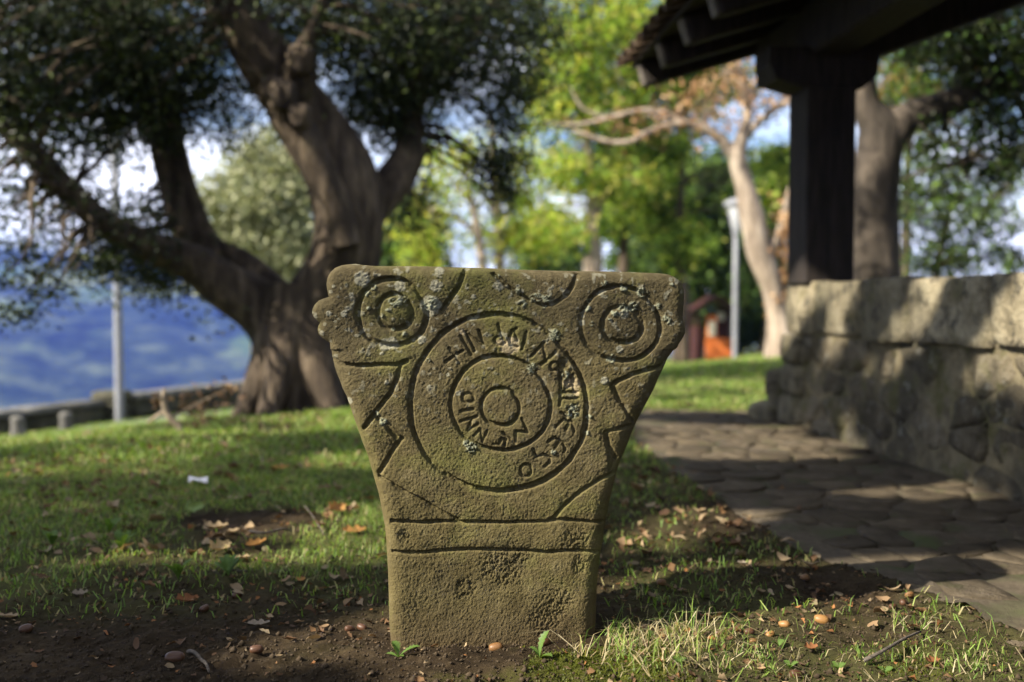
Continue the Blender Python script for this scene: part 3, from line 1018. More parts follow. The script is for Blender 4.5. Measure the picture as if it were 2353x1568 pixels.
def beam(name, a, b, w, h, up=ZU, parent=shel, mat='timber', bevel=0.012):
    a, b = Vector(a), Vector(b)
    d = (b - a).normalized()
    side = d.cross(up)
    if side.length < 1e-3: side = Vector((1, 0, 0))
    side.normalize(); u2 = side.cross(d).normalized()
    bm = bmesh.new()
    P = []
    for q in (a, b):
        for sx, sz in ((-1, -1), (1, -1), (1, 1), (-1, 1)):
            P.append(q + side * (sx * w / 2) + u2 * (sz * h / 2) - parent.location)
    quad_box(bm, P)
    bmesh.ops.recalc_face_normals(bm, faces=bm.faces)
    bmesh.ops.bevel(bm, geom=bm.edges[:], offset=bevel, segments=1, affect='EDGES')
    me = bpy.data.meshes.new(name); bm.to_mesh(me); bm.free()
    me.materials.append(M[mat])
    return link(name, me, parent)


def pillar(base, top):
    bm = bmesh.new()
    s = 0.132
    P = [base + (U * a + N * b) * s for a, b in ((-1, -1), (1, -1), (1, 1), (-1, 1))]
    P += [p + ZU * (top - base.z) for p in P]
    quad_box(bm, [p - shel.location for p in P])
    bmesh.ops.recalc_face_normals(bm, faces=bm.faces)
    bmesh.ops.bevel(bm, geom=bm.edges[:], offset=0.008, segments=1, affect='EDGES')
    me = bpy.data.meshes.new('pillar'); bm.to_mesh(me); bm.free()
    me.materials.append(M['timber'])
    return link('pillar', me, shel)


pillar(PIL + ZU * 0.765, 1.80)
pillar(Vector((float(wall_x(1.7)) + 0.22, 1.7, 0.765)), 1.80)
# far row of posts, standing on the ground
for yy in (1.7, 5.36):
    q = Vector((float(wall_x(yy)) + 0.22 + 4.2, yy + 0.38, 0))
    pillar(Vector((q.x, q.y, float(gz(q.x, q.y)) - 0.05)), 1.80)
PITCHR = 0.30


def bracket(c):
    prof = [(-0.33, 0.20), (-0.33, 0.11), (-0.29, 0.03), (-0.15, -0.01), (0.17, -0.01), (0.25, 0.06), (0.27, 0.20)]
    bm = bmesh.new()
    lo = [bm.verts.new(c + N * x + ZU * z - U * 0.115 - shel.location) for x, z in prof]
    hi = [bm.verts.new(c + N * x + ZU * z + U * 0.115 - shel.location) for x, z in prof]
    bm.faces.new(lo); bm.faces.new(hi[::-1])
    for i in range(len(prof)):
        j = (i + 1) % len(prof)
        bm.faces.new((lo[j], lo[i], hi[i], hi[j]))
    bmesh.ops.recalc_face_normals(bm, faces=bm.faces)
    me = bpy.data.meshes.new('bracket'); bm.to_mesh(me); bm.free(); me.materials.append(M['timber'])
    link('bracket', me, shel)


bracket(PIL + ZU * 1.798); bracket(Vector((float(wall_x(1.7)) + 0.22, 1.7, 1.798)))
beam('plate_beam', PIL + U * 0.75 + ZU * 2.10, PIL - U * 6.0 + ZU * 2.10, 0.22, 0.28)
E0 = PIL - N * 0.80                    # under the rafter ends
def roof_pt(s, n, dz=0.0):
    """s along the eave from the post, n up the slope from the post line"""
    return PIL + U * s + N * n + ZU * (2.33 + PITCHR * n + dz)


# principal timbers of the cross frame: tie rising to the right, and strut
beam('strut', PIL + N * 0.10 + ZU * 2.02, PIL + N * 2.2 + ZU * 2.80, 0.20, 0.22)
for k_ in range(14):
    s = 1.12 - k_ * 0.52
    r_ = beam('rafter', roof_pt(s, -0.72), roof_pt(s, 2.15), 0.10, 0.15, up=ZU)
    e = beam('rafter_end', roof_pt(s, -0.74), roof_pt(s, -0.722), 0.085, 0.135, up=ZU, mat='timber_end', bevel=0.004)
for j in range(15):
    n0 = -0.78 + j * 0.203
    a = roof_pt(1.26, n0 + 0.1, 0.095); b = roof_pt(-6.2, n0 + 0.1, 0.095)
    beam('roof_board', a, b, 0.197, 0.022, up=Vector((-PITCHR * N.x, -PITCHR * N.y, 1)), bevel=0.002)
# farther slope, closed with boards
def roof_pt2(s, n, dz=0.0):
    return PIL + U * s + N * n + ZU * (2.33 + PITCHR * (4.3 - n) + dz)
for j in range(15):
    n0 = 2.18 + j * 0.203
    beam('roof_board', roof_pt2(1.26, n0 + 0.1, 0.095), roof_pt2(-6.2, n0 + 0.1, 0.095), 0.197, 0.022, up=Vector((PITCHR * N.x, PITCHR * N.y, 1)), bevel=0.002)
# clay tiles: barrel channels running down the slope
def tile_mesh(L=0.42, w0=0.165, w1=0.135, h=0.055, n=7):
    vs = []
    for t, w in ((0, w0), (1, w1)):
        for rr2, dz in ((1.0, 0), (0.86, -0.004)):
            for i in range(n):
                a = math.pi * i / (n - 1)
                vs.append((L * t, -math.cos(a) * w / 2 * rr2, math.sin(a) * h * rr2 + dz))
    V = np.array(vs)
    f = []
    for i in range(n - 1):
        f += [(i, i + 1, 2 * n + i + 1, 2 * n + i), (n + i + 1, n + i, 3 * n + i, 3 * n + i + 1), (i + 1, i, n + i, n + i + 1), (2 * n + i, 2 * n + i + 1, 3 * n + i + 1, 3 * n + i)]
    return mesh_np('tile', V, np.array(f), M['tile'], False)


tm = tile_mesh()
slope = math.atan(PITCHR)
Rm = Matrix((N * math.cos(slope) + ZU * math.sin(slope), U, (N * -math.sin(slope) + ZU * math.cos(slope)))).transposed()
deck = beam('tile_bed', roof_pt(1.28, 0.70, 0.118), roof_pt(-6.2, 0.70, 0.118), 2.98, 0.012, up=Vector((-PITCHR * N.x, -PITCHR * N.y, 1)), bevel=0.002)
for rrw in range(3):
    for k_ in range(40):
        s = 1.22 - k_ * 0.185
        if rrw > 0 and k_ > 26: continue
        p = roof_pt(s, -0.85 + rrw * 0.36, 0.128 + 0.008 * rrw)
        o = link('tile', tm, shel)
        mm = Matrix.Translation(p - shel.location) @ Rm.to_4x4() @ Matrix.Rotation(random.uniform(-.03, .03), 4, 'Z')
        o.matrix_basis = mm

# ------------------------------------------------------------------ trees
def tube(points, radii, nseg=12, noise=0.08, seed=0, sub=4):
    """swept, uneven tube through points (catmull-rom)"""
    P = np.array([tuple(p) for p in points], float); r = np.array(radii, float)
    n = len(P)
    out, ro = [], []
    for i in range(n - 1):
        p0, p1, p2, p3 = P[max(i - 1, 0)], P[i], P[i + 1], P[min(i + 2, n - 1)]
        for t in np.linspace(0, 1, sub, endpoint=False):
            out.append(0.5 * ((2 * p1) + (-p0 + p2) * t + (2 * p0 - 5 * p1 + 4 * p2 - p3) * t * t + (-p0 + 3 * p1 - 3 * p2 + p3) * t ** 3))
            ro.append(r[i] * (1 - t) + r[i + 1] * t)
    out.append(P[-1]); ro.append(r[-1])
    C = np.array(out); ro = np.array(ro)
    T = np.gradient(C, axis=0); T /= np.linalg.norm(T, axis=1, keepdims=True) + 1e-9
    ref = np.array((0.3, 1.0, 0.2)); ref /= np.linalg.norm(ref)
    A = np.cross(T, ref); A /= np.linalg.norm(A, axis=1, keepdims=True) + 1e-9
    B = np.cross(T, A)
    a = np.linspace(0, 2 * math.pi, nseg, endpoint=False)
    ca, sa = np.cos(a), np.sin(a)
    D = A[:, None, :] * ca[None, :, None] + B[:, None, :] * sa[None, :, None]
    L = np.concatenate([[0], np.cumsum(np.linalg.norm(np.diff(C, axis=0), axis=1))])
    rm = ro.mean()
    nz = 1 + noise * 2 * (fbm(ca[None, :] * 1.6 + 0 * L[:, None] + seed, sa[None, :] * 1.6 + 0 * L[:, None], L[:, None] / (rm * 3) + 0 * ca[None, :], seed, 3) - 0.5)
    Vt = C[:, None, :] + D * (ro[:, None] * nz)[:, :, None]
    Vt = Vt.reshape(-1, 3)
    F = grid_faces(len(C), nseg, True)
    Vt = np.concatenate([Vt, C[-1:] + T[-1:] * ro[-1]])
    k = (len(C) - 1) * nseg
    cap = np.stack([k + np.arange(nseg), k + (np.arange(nseg) + 1) % nseg, np.full(nseg, len(Vt) - 1)], 1)
    return Vt, F, cap


class Wood:
    def __init__(self): self.V, self.Q, self.T, self.n = [], [], [], 0
    def add(self, pts, rad, **kw):
        V, Q, T = tube(pts, rad, **kw)
        self.V.append(V); self.Q.append(Q + self.n); self.T.append(T + self.n); self.n += len(V)
    def add_raw(self, V, Q):
        self.V.append(V); self.Q.append(Q + self.n); self.n += len(V)
    def build(self, name, mat, parent):
        V = np.concatenate(self.V) - np.array(parent.location)
        F = [np.concatenate(self.Q)] + ([np.concatenate(self.T)] if self.T else [])
        return link(name, mesh_np(name, V, F, mat, True), parent)


def leaf_cloud(P, size, cols, seed=0, aspect=0.5, droop=0.3, fold=0.18):
    """kite leaves: P (n,3) centres"""
    g = np.random.default_rng(seed)
    n = len(P)
    d = g.normal(size=(n, 3)); d[:, 2] -= droop
    d /= np.linalg.norm(d, axis=1, keepdims=True)
    e = g.normal(size=(n, 3)); e -= (e * d).sum(1, keepdims=True) * d
    e /= np.linalg.norm(e, axis=1, keepdims=True)
    nn = np.cross(d, e)
    s = (size * g.uniform(0.65, 1.3, n))[:, None]
    a = P - d * s * 0.5
    b = P + e * s * aspect * 0.5 + nn * s * fold
    c_ = P + d * s * 0.5
    b2 = P - e * s * aspect * 0.5 + nn * s * fold
    V = np.stack([a, b, c_, b2], 1).reshape(-1, 3)
    i = np.arange(n)[:, None] * 4
    F = np.concatenate([i + np.array([0, 1, 2]), i + np.array([0, 2, 3])])
    cols = np.array(cols, float)
    pick = cols[g.integers(0, len(cols), n)] * g.uniform(0.75, 1.25, (n, 1))
    return V, F, np.repeat(pick, 4, axis=0)


def clumps(ells, seed=0, sig=0.16):
    """ells: (centre, (rx,ry,rz), leaves, clump count[, sigma])"""
    g = np.random.default_rng(seed)
    out = []; cen = []
    for e in ells:
        c, r, n, k = e[:4]; sg = e[4] if len(e) > 4 else sig
        u = g.normal(size=(k, 3)); u /= np.linalg.norm(u, axis=1, keepdims=True)
        u *= (g.random((k, 1)) ** 0.45)
        cc = np.array(tuple(c)) + u * np.array(r)
        w = g.random(k) ** 1.2 + 0.15; w /= w.sum()
        w_i = g.choice(k, n, p=w)
        sgk = sg * g.uniform(0.6, 1.5, k)
        p = cc[w_i] + g.normal(size=(n, 3)) * sgk[w_i][:, None] * np.array((1, 1, 0.75))
        out.append(p); cen.append(cc)
    return np.concatenate(out), np.concatenate(cen)


def crown(parent, P, size, cols, mat, seed, **kw):
    V, F, c = leaf_cloud(P, size, cols, seed, **kw)
    return link('crown', mesh_np('crown', V - np.array(parent.location), F, M[mat], False, {'col': c}), parent)


def twigs(wood, nodes, cen, rad0, seed, frac=1.0):
    g = random.Random(seed)
    nodes = np.array([tuple(p) for p in nodes])
    for c in cen:
        if g.random() > frac: continue
        d = np.linalg.norm(nodes - c, axis=1)
        j = int(np.argmin(d))
        if d[j] < 0.15 or d[j] > 3.5: continue
        a = nodes[j]
        m1 = a * 0.65 + c * 0.35 + np.array((g.uniform(-.12, .12), g.uniform(-.12, .12), g.uniform(0, .22))) * d[j]
        m2 = a * 0.3 + c * 0.7 + np.array((g.uniform(-.1, .1), g.uniform(-.1, .1), g.uniform(0, .12))) * d[j]
        wood.add([a, m1, m2, c], [rad0 * min(1.0, .5 + d[j] * .4), rad0 * .6, rad0 * .35, rad0 * .12], nseg=5, noise=0.05, seed=g.randint(0, 99), sub=3)


def pr(px, d): return px * d / FPX


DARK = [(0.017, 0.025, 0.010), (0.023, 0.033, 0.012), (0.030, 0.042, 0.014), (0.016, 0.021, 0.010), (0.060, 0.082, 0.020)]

# --- the old holm oak at left
D1 = 7.7
tp = at(690, 925, D1)
t1 = link('oak_tree', None, loc=(tp.x, tp.y, float(gz(tp.x, tp.y))), label='huge old oak with forked leaning trunk left of the stele', cat='tree')
w1 = Wood()
nodes1 = []
def limb(w, pts, nseg=18, noise=0.09, seed=0, nodes=None, flat=0):
    P = [at(a, b, d) for a, b, d, r in pts]; Rr = [pr(r, d) for a, b, d, r in pts]
    w.add(P, Rr, nseg=nseg, noise=noise, seed=seed, sub=5)
    if nodes is not None:
        for i in range(len(P) - 1):
            for t in (0, .33, .66): nodes.append(P[i].lerp(P[i + 1], t))
limb(w1, [(690, 985, 7.7, 118), (690, 925, 7.7, 102), (690, 860, 7.7, 92), (705, 780, 7.7, 90), (740, 700, 7.7, 88), (785, 620, 7.65, 84), (803, 540, 7.6, 78), (795, 460, 7.6, 80), (772, 385, 7.6, 82), (728, 310, 7.55, 76), (672, 225, 7.5, 68), (612, 140, 7.4, 66), (560, 60, 7.3, 56), (500, -50, 7.2, 48), (420, -190, 7.0, 40)], seed=3, nodes=nodes1, nseg=28, noise=0.13)
limb(w1, [(680, 830, 7.75, 88), (640, 755, 7.75, 74), (585, 700, 7.7, 62), (515, 655, 7.6, 54), (445, 605, 7.5, 46), (340, 565, 7.3, 36), (230, 505, 7.1, 30), (120, 400, 6.9, 28), (0, 270, 6.7, 25), (-150, 120, 6.5, 20)], seed=5, nodes=nodes1, nseg=20, noise=0.12)
limb(w1, [(690, 760, 7.8, 60), (640, 690, 7.85, 44), (560, 615, 7.9, 38), (480, 580, 7.9, 40), (430, 500, 7.9, 44), (402, 400, 7.9, 41), (375, 300, 7.85, 38), (345, 200, 7.8, 36), (312, 80, 7.7, 32), (285, -80, 7.6, 27)], seed=9, nodes=nodes1)
limb(w1, [(800, 520, 7.75, 62), (850, 470, 7.8, 52), (905, 415, 7.9, 44), (938, 355, 8.0, 38), (945, 290, 8.1, 26), (965, 190, 8.2, 20), (1000, 60, 8.3, 16), (1040, -60, 8.3, 12)], seed=12, nodes=nodes1)
limb(w1, [(672, 225, 7.4, 50), (690, 165, 7.3, 40), (700, 120, 7.25, 26), (720, 60, 7.2, 14), (760, -60, 7.2, 10)], seed=14, nodes=nodes1)
limb(w1, [(790, 560, 7.35, 40), (770, 470, 7.3, 34), (700, 330, 7.25, 44), (655, 262, 7.2, 40), (640, 215, 7.18, 22)], seed=15)
# root flare
for k_, (dx, dy, r) in enumerate([(-.42, -.25, .15), (.35, -.4, .16), (-.15, -.5, .14), (.5, .2, .16), (-.5, .15, .13)]):
    b = Vector((tp.x, tp.y, 0)); e = Vector((tp.x + dx, tp.y + dy, 0))
    w1.add([b + Vector((dx * .15, dy * .15, .75)), b + Vector((dx * .5, dy * .5, .22)), Vector((e.x, e.y, float(gz(e.x, e.y)) - .03)), Vector((e.x + dx * .5, e.y + dy * .5, float(gz(e.x, e.y)) - .12))], [.2, r, r * .5, .04], nseg=10, seed=k_ + 40, noise=.15)
# knots and burls
for (px, py, d, r) in [(690, 140, 7.2, 30), (650, 222, 7.05, 28), (625, 205, 7.1, 22), (690, 270, 7.0, 24)]:
    p = at(px, py, d); rr2 = pr(r, d)
    V_, F_ = rock(rr2 * 2, rr2 * 2, rr2 * 2.3, int(px), 5, 1.0, 0.35)
    w1.add_raw(V_ + np.array(tuple(p)), F_)
def ell(px, py, d, rx, ry, rd, n, k, sg=0.16):
    c = at(px, py, d)
    return (c, (pr(rx, d), rd, pr(ry, d)), n, k, sg)
vis = [ell(250, 140, 8.3, 320, 190, 1.0, 8500, 300, .2), ell(60, 60, 8.0, 200, 160, 1.0, 4000, 140, .2), ell(1010, 130, 8.9, 230, 150, .8, 4200, 150, .18), ell(760, 60, 8.6, 160, 90, .8, 2600, 90, .18),
       ell(110, 90, 7.2, 230, 200, 1.4, 11687, 345, .17), ell(330, 60, 7.4, 210, 170, 1.4, 9802, 299, .17), ell(210, 270, 7.2, 210, 90, 1.0, 3915, 126, .14), ell(70, 330, 7.0, 130, 120, .9, 1740, 69, .14),
       ell(470, 230, 8.0, 140, 110, .9, 2610, 92, .14), ell(560, 30, 7.8, 150, 90, 1.0, 2610, 92, .17), ell(170, 470, 7.2, 170, 90, .9, 1450, 69, .12), ell(300, 590, 7.6, 180, 60, .8, 2900, 92, .12),
       ell(190, 600, 6.8, 100, 50, .6, 1885, 39, .11), ell(390, 650, 7.9, 60, 40, .5, 1015, 20, .1), ell(60, 560, 6.8, 60, 70, .5, 464, 16, .1), ell(20, 480, 6.8, 60, 60, .5, 435, 16, .1), ell(400, 500, 8.4, 100, 80, .6, 1015, 29, .12),
       ell(930, 110, 8.0, 210, 160, 1.2, 9802, 276, .16), ell(1080, 50, 8.2, 190, 130, 1.2, 4930, 195, .16), ell(860, 250, 8.3, 90, 120, .9, 2755, 80, .13), ell(940, 270, 8.3, 60, 90, .6, 1885, 41, .12),
       ell(1160, 200, 8.4, 60, 160, .6, 2175, 50, .12), ell(1205, 120, 8.9, 85, 130, .6, 2600, 80, .15), ell(1140, 400, 8.6, 50, 90, .4, 1100, 34, .11), ell(1165, 370, 8.5, 40, 90, .4, 870, 20, .1), ell(720, 20, 7.7, 130, 80, 1.0, 2900, 69, .16), ell(1230, 40, 8.6, 60, 60, .6, 1015, 25, .14),
       ell(960, 480, 9.2, 50, 90, .5, 1160, 25, .12), ell(40, 690, 6.2, 40, 60, .3, 217, 13, .05), ell(90, 650, 6.2, 30, 40, .3, 90, 8, .05), ell(470, 720, 7.0, 25, 35, .25, 232, 6, .07), ell(520, 745, 6.9, 18, 20, .2, 60, 3, .06)]
hid = [(Vector((-3.2, 5.2, 5.2)), (3.0, 2.2, 1.1), 15000, 110, .2), (Vector((-1.0, 6.6, 5.0)), (2.6, 2.2, 1.0), 8000, 60, .2), (Vector((-4.5, 7.8, 5.4)), (3.0, 2.6, 1.4), 9000, 70, .2), (Vector((-6.3, 6.0, 4.2)), (1.9, 2.0, 1.3), 6000, 50, .2), (Vector((-2.2, 8.6, 6.2)), (3.4, 2.8, 1.4), 8000, 60, .2)]
Pv, cv = clumps(vis, 5)
Ph, ch = clumps(hid, 6)
Ph = Ph[sun_cull(Ph, 0.9, 3)]
kp = Pv[:, 2] > 1.9
Pv = Pv[sun_cull(Pv, np.where(Pv[:, 2] > 2.6, 0.25, 0.0), 4)]
twigs(w1, nodes1, np.concatenate([cv[::3], ch[::4]]), 0.03, 2, 0.55)
w1.build('trunk', M['bark_oak'], t1)
crown(t1, np.concatenate([Pv, Ph]), 0.047, DARK, 'leaf_dark', 11, aspect=0.5)

# --- the oak outside the picture at left, whose shade falls on the foreground
t0 = link('oak_tree', None, loc=(-6.6, -3.1, 0), label='oak outside the picture at left, shading the foreground', cat='tree')
w0 = Wood(); nodes0 = []
def poly_limb(w, P, Rr, nodes, **kw):
    P = [Vector(p) for p in P]
    w.add(P, Rr, sub=5, **kw)
    for i in range(len(P) - 1):
        for t in (0, .33, .66): nodes.append(P[i].lerp(P[i + 1], t))
g0 = float(gz(-6.6, -3.1))
poly_limb(w0, [(-6.6, -3.1, g0 - .2), (-6.6, -3.1, g0 + .3), (-6.5, -3.1, 1.4), (-6.4, -3.0, 2.4), (-6.3, -2.9, 3.6), (-6.3, -2.8, 5.0), (-6.2, -2.7, 6.0)], [.58, .42, .34, .28, .2, .12, .05], nodes0, nseg=16, seed=21)
for k_, (dx, dy, dz) in enumerate([(2.4, .3, 1.9), (.3, 2.4, 2.2), (-2.6, -.6, 1.9), (.6, -2.4, 2.0)]):
    b = Vector((-6.35, -2.95, 2.3 + .2 * k_ / 2))
    poly_limb(w0, [b, b + Vector((dx * .4, dy * .4, dz * .55)), b + Vector((dx * .75, dy * .75, dz * .8)), b + Vector((dx, dy, dz))], [.14, .1, .06, .025], nodes0, nseg=10, seed=22 + k_)
e0 = [(Vector((-6.2, .4, 4.8)), (4.6, 4.4, 1.5), 46000, 330, .26), (Vector((-3.6, .6, 4.3)), (2.0, 2.6, 1.0), 15000, 110, .22), (Vector((-4.4, 3.0, 4.4)), (2.0, 1.8, 1.0), 12000, 90, .22), (Vector((-4.5, -1.8, 4.2)), (2.2, 2.0, 1.1), 14000, 100, .22), (Vector((-1.9, 3.2, 4.4)), (1.3, 1.3, .7), 6000, 60, .2), (Vector((-6.0, -0.9, 4.1)), (2.2, 1.2, .8), 15000, 130, .22), (Vector((-7.6, -1.6, 4.6)), (1.6, 1.2, .8), 9000, 80, .22)]
P0, c0_ = clumps(e0, 15)
inframe = (P0[:, 1] > 1) & ((P0[:, 2] - EYE) < 0.36 * P0[:, 1]) & (np.abs(P0[:, 0]) < 0.56 * P0[:, 1])
P0 = P0[~inframe]
P0 = P0[sun_cull(P0, 0.997, 7)]
cq = c0_[::2]; cq = cq[sun_cull(cq, 1.0, 8)]
twigs(w0, nodes0, cq, 0.012, 4, 0.2)
w0.build('trunk', M['bark_oak'], t0)
crown(t0, P0, 0.105, DARK, 'leaf_dark', 12, aspect=0.6)


def simple_tree(name, label, base, trunk, limbs, ells, size, cols, leafm, barkm, seed, twr=0.02, frac=.5, aspect=.5, group=None, sig=.2):
    t = link(name, None, loc=base, label=label, cat='tree', group=group)
    w = Wood(); nd = []
    for pts in [trunk] + limbs:
        P = [Vector(q[:3]) for q in pts]; Rr = [q[3] for q in pts]
        w.add(P, Rr, nseg=12, noise=0.10, seed=seed, sub=4)
        for i in range(len(P) - 1):
            for s in (0, .5): nd.append(P[i].lerp(P[i + 1], s))
        seed += 1
    Pp, cc = clumps(ells, seed, sig)
    twigs(w, nd[2:], cc, twr, seed, frac)
    w.build('trunk', M[barkm], t)
    crown(t, Pp, size, cols, leafm, seed, aspect=aspect)
    return t


def L4(pts):      # (px,py,d,rpx) -> xyz r
    out = []
    for a, b, d, r in pts:
        p = at(a, b, d); out.append((p.x, p.y, p.z, pr(r, d)))
    return out


def ground_at(px, d):
    x = (px - 1176.5) / FPX * d
    return Vector((x, d, float(gz(x, d))))


def from_ground(px, d, rest, r0):
    g = ground_at(px, d)
    return [(g.x, g.y, g.z - .2, r0 * 1.5), (g.x, g.y, g.z + .1, r0 * 1.1)] + L4(rest)


GREYG = [(0.24, 0.26, 0.14), (0.30, 0.31, 0.18), (0.20, 0.22, 0.11), (0.36, 0.36, 0.22)]
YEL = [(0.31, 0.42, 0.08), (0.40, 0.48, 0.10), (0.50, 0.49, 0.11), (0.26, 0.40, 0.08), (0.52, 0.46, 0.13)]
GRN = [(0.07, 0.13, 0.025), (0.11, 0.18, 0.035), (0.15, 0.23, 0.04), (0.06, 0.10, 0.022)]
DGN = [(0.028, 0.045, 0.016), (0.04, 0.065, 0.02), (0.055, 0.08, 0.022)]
RUST = [(0.30, 0.17, 0.08), (0.36, 0.22, 0.11), (0.24, 0.13, 0.06), (0.40, 0.27, 0.15)]

# --- unseen trees added behind the viewer to close off sky light there
for (x_, y_, lab) in [(0.8, -7.5, 'added oak outside the picture, blocking sky light straight behind the viewer'), (6.2, -4.2, 'added oak outside the picture, blocking sky light behind the viewer on the shelter side')]:
    gq = Vector((x_, y_, float(gz(x_, y_))))
    simple_tree('oak_tree', lab, gq, [(x_, y_, gq.z - .2, .4), (x_, y_, gq.z + .6, .32), (x_ + .1, y_, 2.2, .26), (x_, y_ + .1, 4.5, .14), (x_, y_, 6.5, .05)], [[(x_, y_, 2.2, .16), (x_ + 1.2, y_ + .4, 3.4, .1), (x_ + 2.2, y_ + .6, 4.2, .04)], [(x_, y_, 2.4, .16), (x_ - 1.2, y_ + .5, 3.6, .1), (x_ - 2.2, y_ + .8, 4.4, .04)]],
                [(Vector((x_, y_, 4.6)), (3.6, 3.2, 2.6), 7500, 160, .4)], 0.24, DARK, 'leaf_dark', 'bark_oak', 231 + int(x_), frac=.25, aspect=.6)

# --- grey-leaved tree behind the oak
g = ground_at(600, 14)
simple_tree('olive_tree', 'rounded tree with grey-green sunlit leaves behind the oak', g, from_ground(600, 14, [(600, 800, 14, 24), (600, 700, 14, 20), (605, 560, 14, 14), (600, 430, 14, 8)], .18),
            [L4([(600, 700, 14, 16), (540, 610, 14, 11), (500, 520, 14, 6)]), L4([(600, 680, 14, 16), (660, 600, 14, 11), (700, 500, 14, 6)])],
            [ell(595, 480, 14, 140, 165, .9, 10000, 120, .17), ell(520, 580, 14, 80, 90, .7, 3500, 40, .16), ell(660, 590, 13.8, 90, 90, .7, 3500, 40, .16), ell(640, 380, 14, 90, 70, .6, 2500, 30, .15)],
            0.10, GREYG, 'leaf_dark', 'bark_oak', 31, aspect=.45)

# --- two slim pale trunks in the middle
g = ground_at(1118, 20)
simple_tree('young_tree', 'slim pale leaning trunk left of its taller neighbour behind the stele', g, from_ground(1122, 20, [(1118, 720, 20, 11), (1108, 600, 20, 11), (1092, 500, 20, 9), (1075, 430, 20, 7), (1060, 350, 20, 4)], .1),
            [L4([(1100, 545, 20, 7), (1050, 500, 20, 5), (985, 480, 20, 3)]), L4([(1085, 470, 20, 6), (1040, 420, 20, 4), (1010, 390, 20, 2)])],
            [ell(1030, 430, 20, 90, 90, 1.0, 990, 40, .22), ell(970, 540, 20, 60, 60, .8, 858, 24, .22), ell(1060, 350, 20, 60, 40, .7, 330, 14, .2)],
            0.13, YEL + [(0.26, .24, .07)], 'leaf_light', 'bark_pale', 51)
g = ground_at(1150, 20.5)
simple_tree('young_tree', 'slim straight pale trunk with forked top behind the stele', g, from_ground(1152, 20.5, [(1150, 720, 20.5, 13), (1148, 600, 20.5, 12), (1142, 480, 20.5, 11), (1135, 400, 20.5, 9), (1130, 320, 20.5, 6), (1128, 250, 20.5, 3)], .12),
            [L4([(1142, 470, 20.5, 8), (1155, 420, 20.5, 6), (1165, 370, 20.5, 4)]), L4([(1145, 500, 20.5, 8), (1100, 430, 20.5, 6), (1060, 400, 20.5, 3)])],
            [ell(1190, 430, 20.5, 60, 110, 1.0, 1452, 36, .24), ell(1120, 560, 20.5, 70, 50, .8, 594, 20, .22), ell(1240, 540, 20.5, 70, 60, .9, 1452, 30, .22)],
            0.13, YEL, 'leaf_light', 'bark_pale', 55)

# --- yellow-green tree filling the middle
g = ground_at(1362, 24)
simple_tree('acacia_tree', 'tall tree with sunlit yellow-green feathery leaves and pale forked trunk', g, from_ground(1360, 24, [(1360, 720, 24, 24), (1362, 600, 24, 24), (1358, 520, 24, 16), (1362, 440, 24, 13), (1350, 340, 24, 11), (1340, 220, 24, 9), (1330, 60, 24, 6), (1330, -80, 24, 3)], .14),
            [L4([(1360, 510, 24, 12), (1385, 455, 24, 10), (1400, 380, 24, 8), (1430, 250, 24, 5)]), L4([(1350, 330, 24, 8), (1290, 250, 24, 6), (1250, 170, 24, 3)]), L4([(1340, 220, 24, 8), (1400, 130, 24, 5), (1460, 60, 24, 3)])],
            [ell(1330, 130, 24, 130, 130, 1.9, 3326, 154, .24), ell(1450, 60, 24, 140, 90, 1.9, 2851, 125, .24), ell(1270, 240, 24, 90, 80, 1.2, 1615, 70, .22), ell(1400, 240, 24, 120, 80, 1.3, 2376, 98, .22),
             ell(1310, 400, 24, 100, 60, 1.2, 1615, 70, .2), ell(1430, 400, 24, 90, 60, 1.2, 1615, 64, .2), ell(1290, 520, 24, 70, 50, 1.0, 902, 36, .2), ell(1500, 180, 24.5, 90, 80, 1.2, 1425, 64, .22), ell(1370, -90, 24, 220, 110, 1.6, 3326, 125, .26)],
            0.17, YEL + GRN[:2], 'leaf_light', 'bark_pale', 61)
g = ground_at(1432, 29)
simple_tree('background_tree', 'dark-stemmed tree right of the pale forked trunk', g, from_ground(1430, 29, [(1430, 720, 29, 13), (1432, 600, 29, 12), (1436, 520, 29, 9), (1445, 420, 29, 5)], .15),
            [L4([(1434, 560, 29, 8), (1470, 470, 29, 5), (1500, 420, 29, 3)])],
            [ell(1440, 440, 29, 90, 80, 1.3, 1980, 44, .25), ell(1510, 420, 29, 60, 60, 1.0, 1056, 26, .25), ell(1390, 520, 29, 50, 40, .8, 594, 16, .22)],
            0.2, GRN + YEL[:2], 'leaf_light', 'bark_oak', 71)

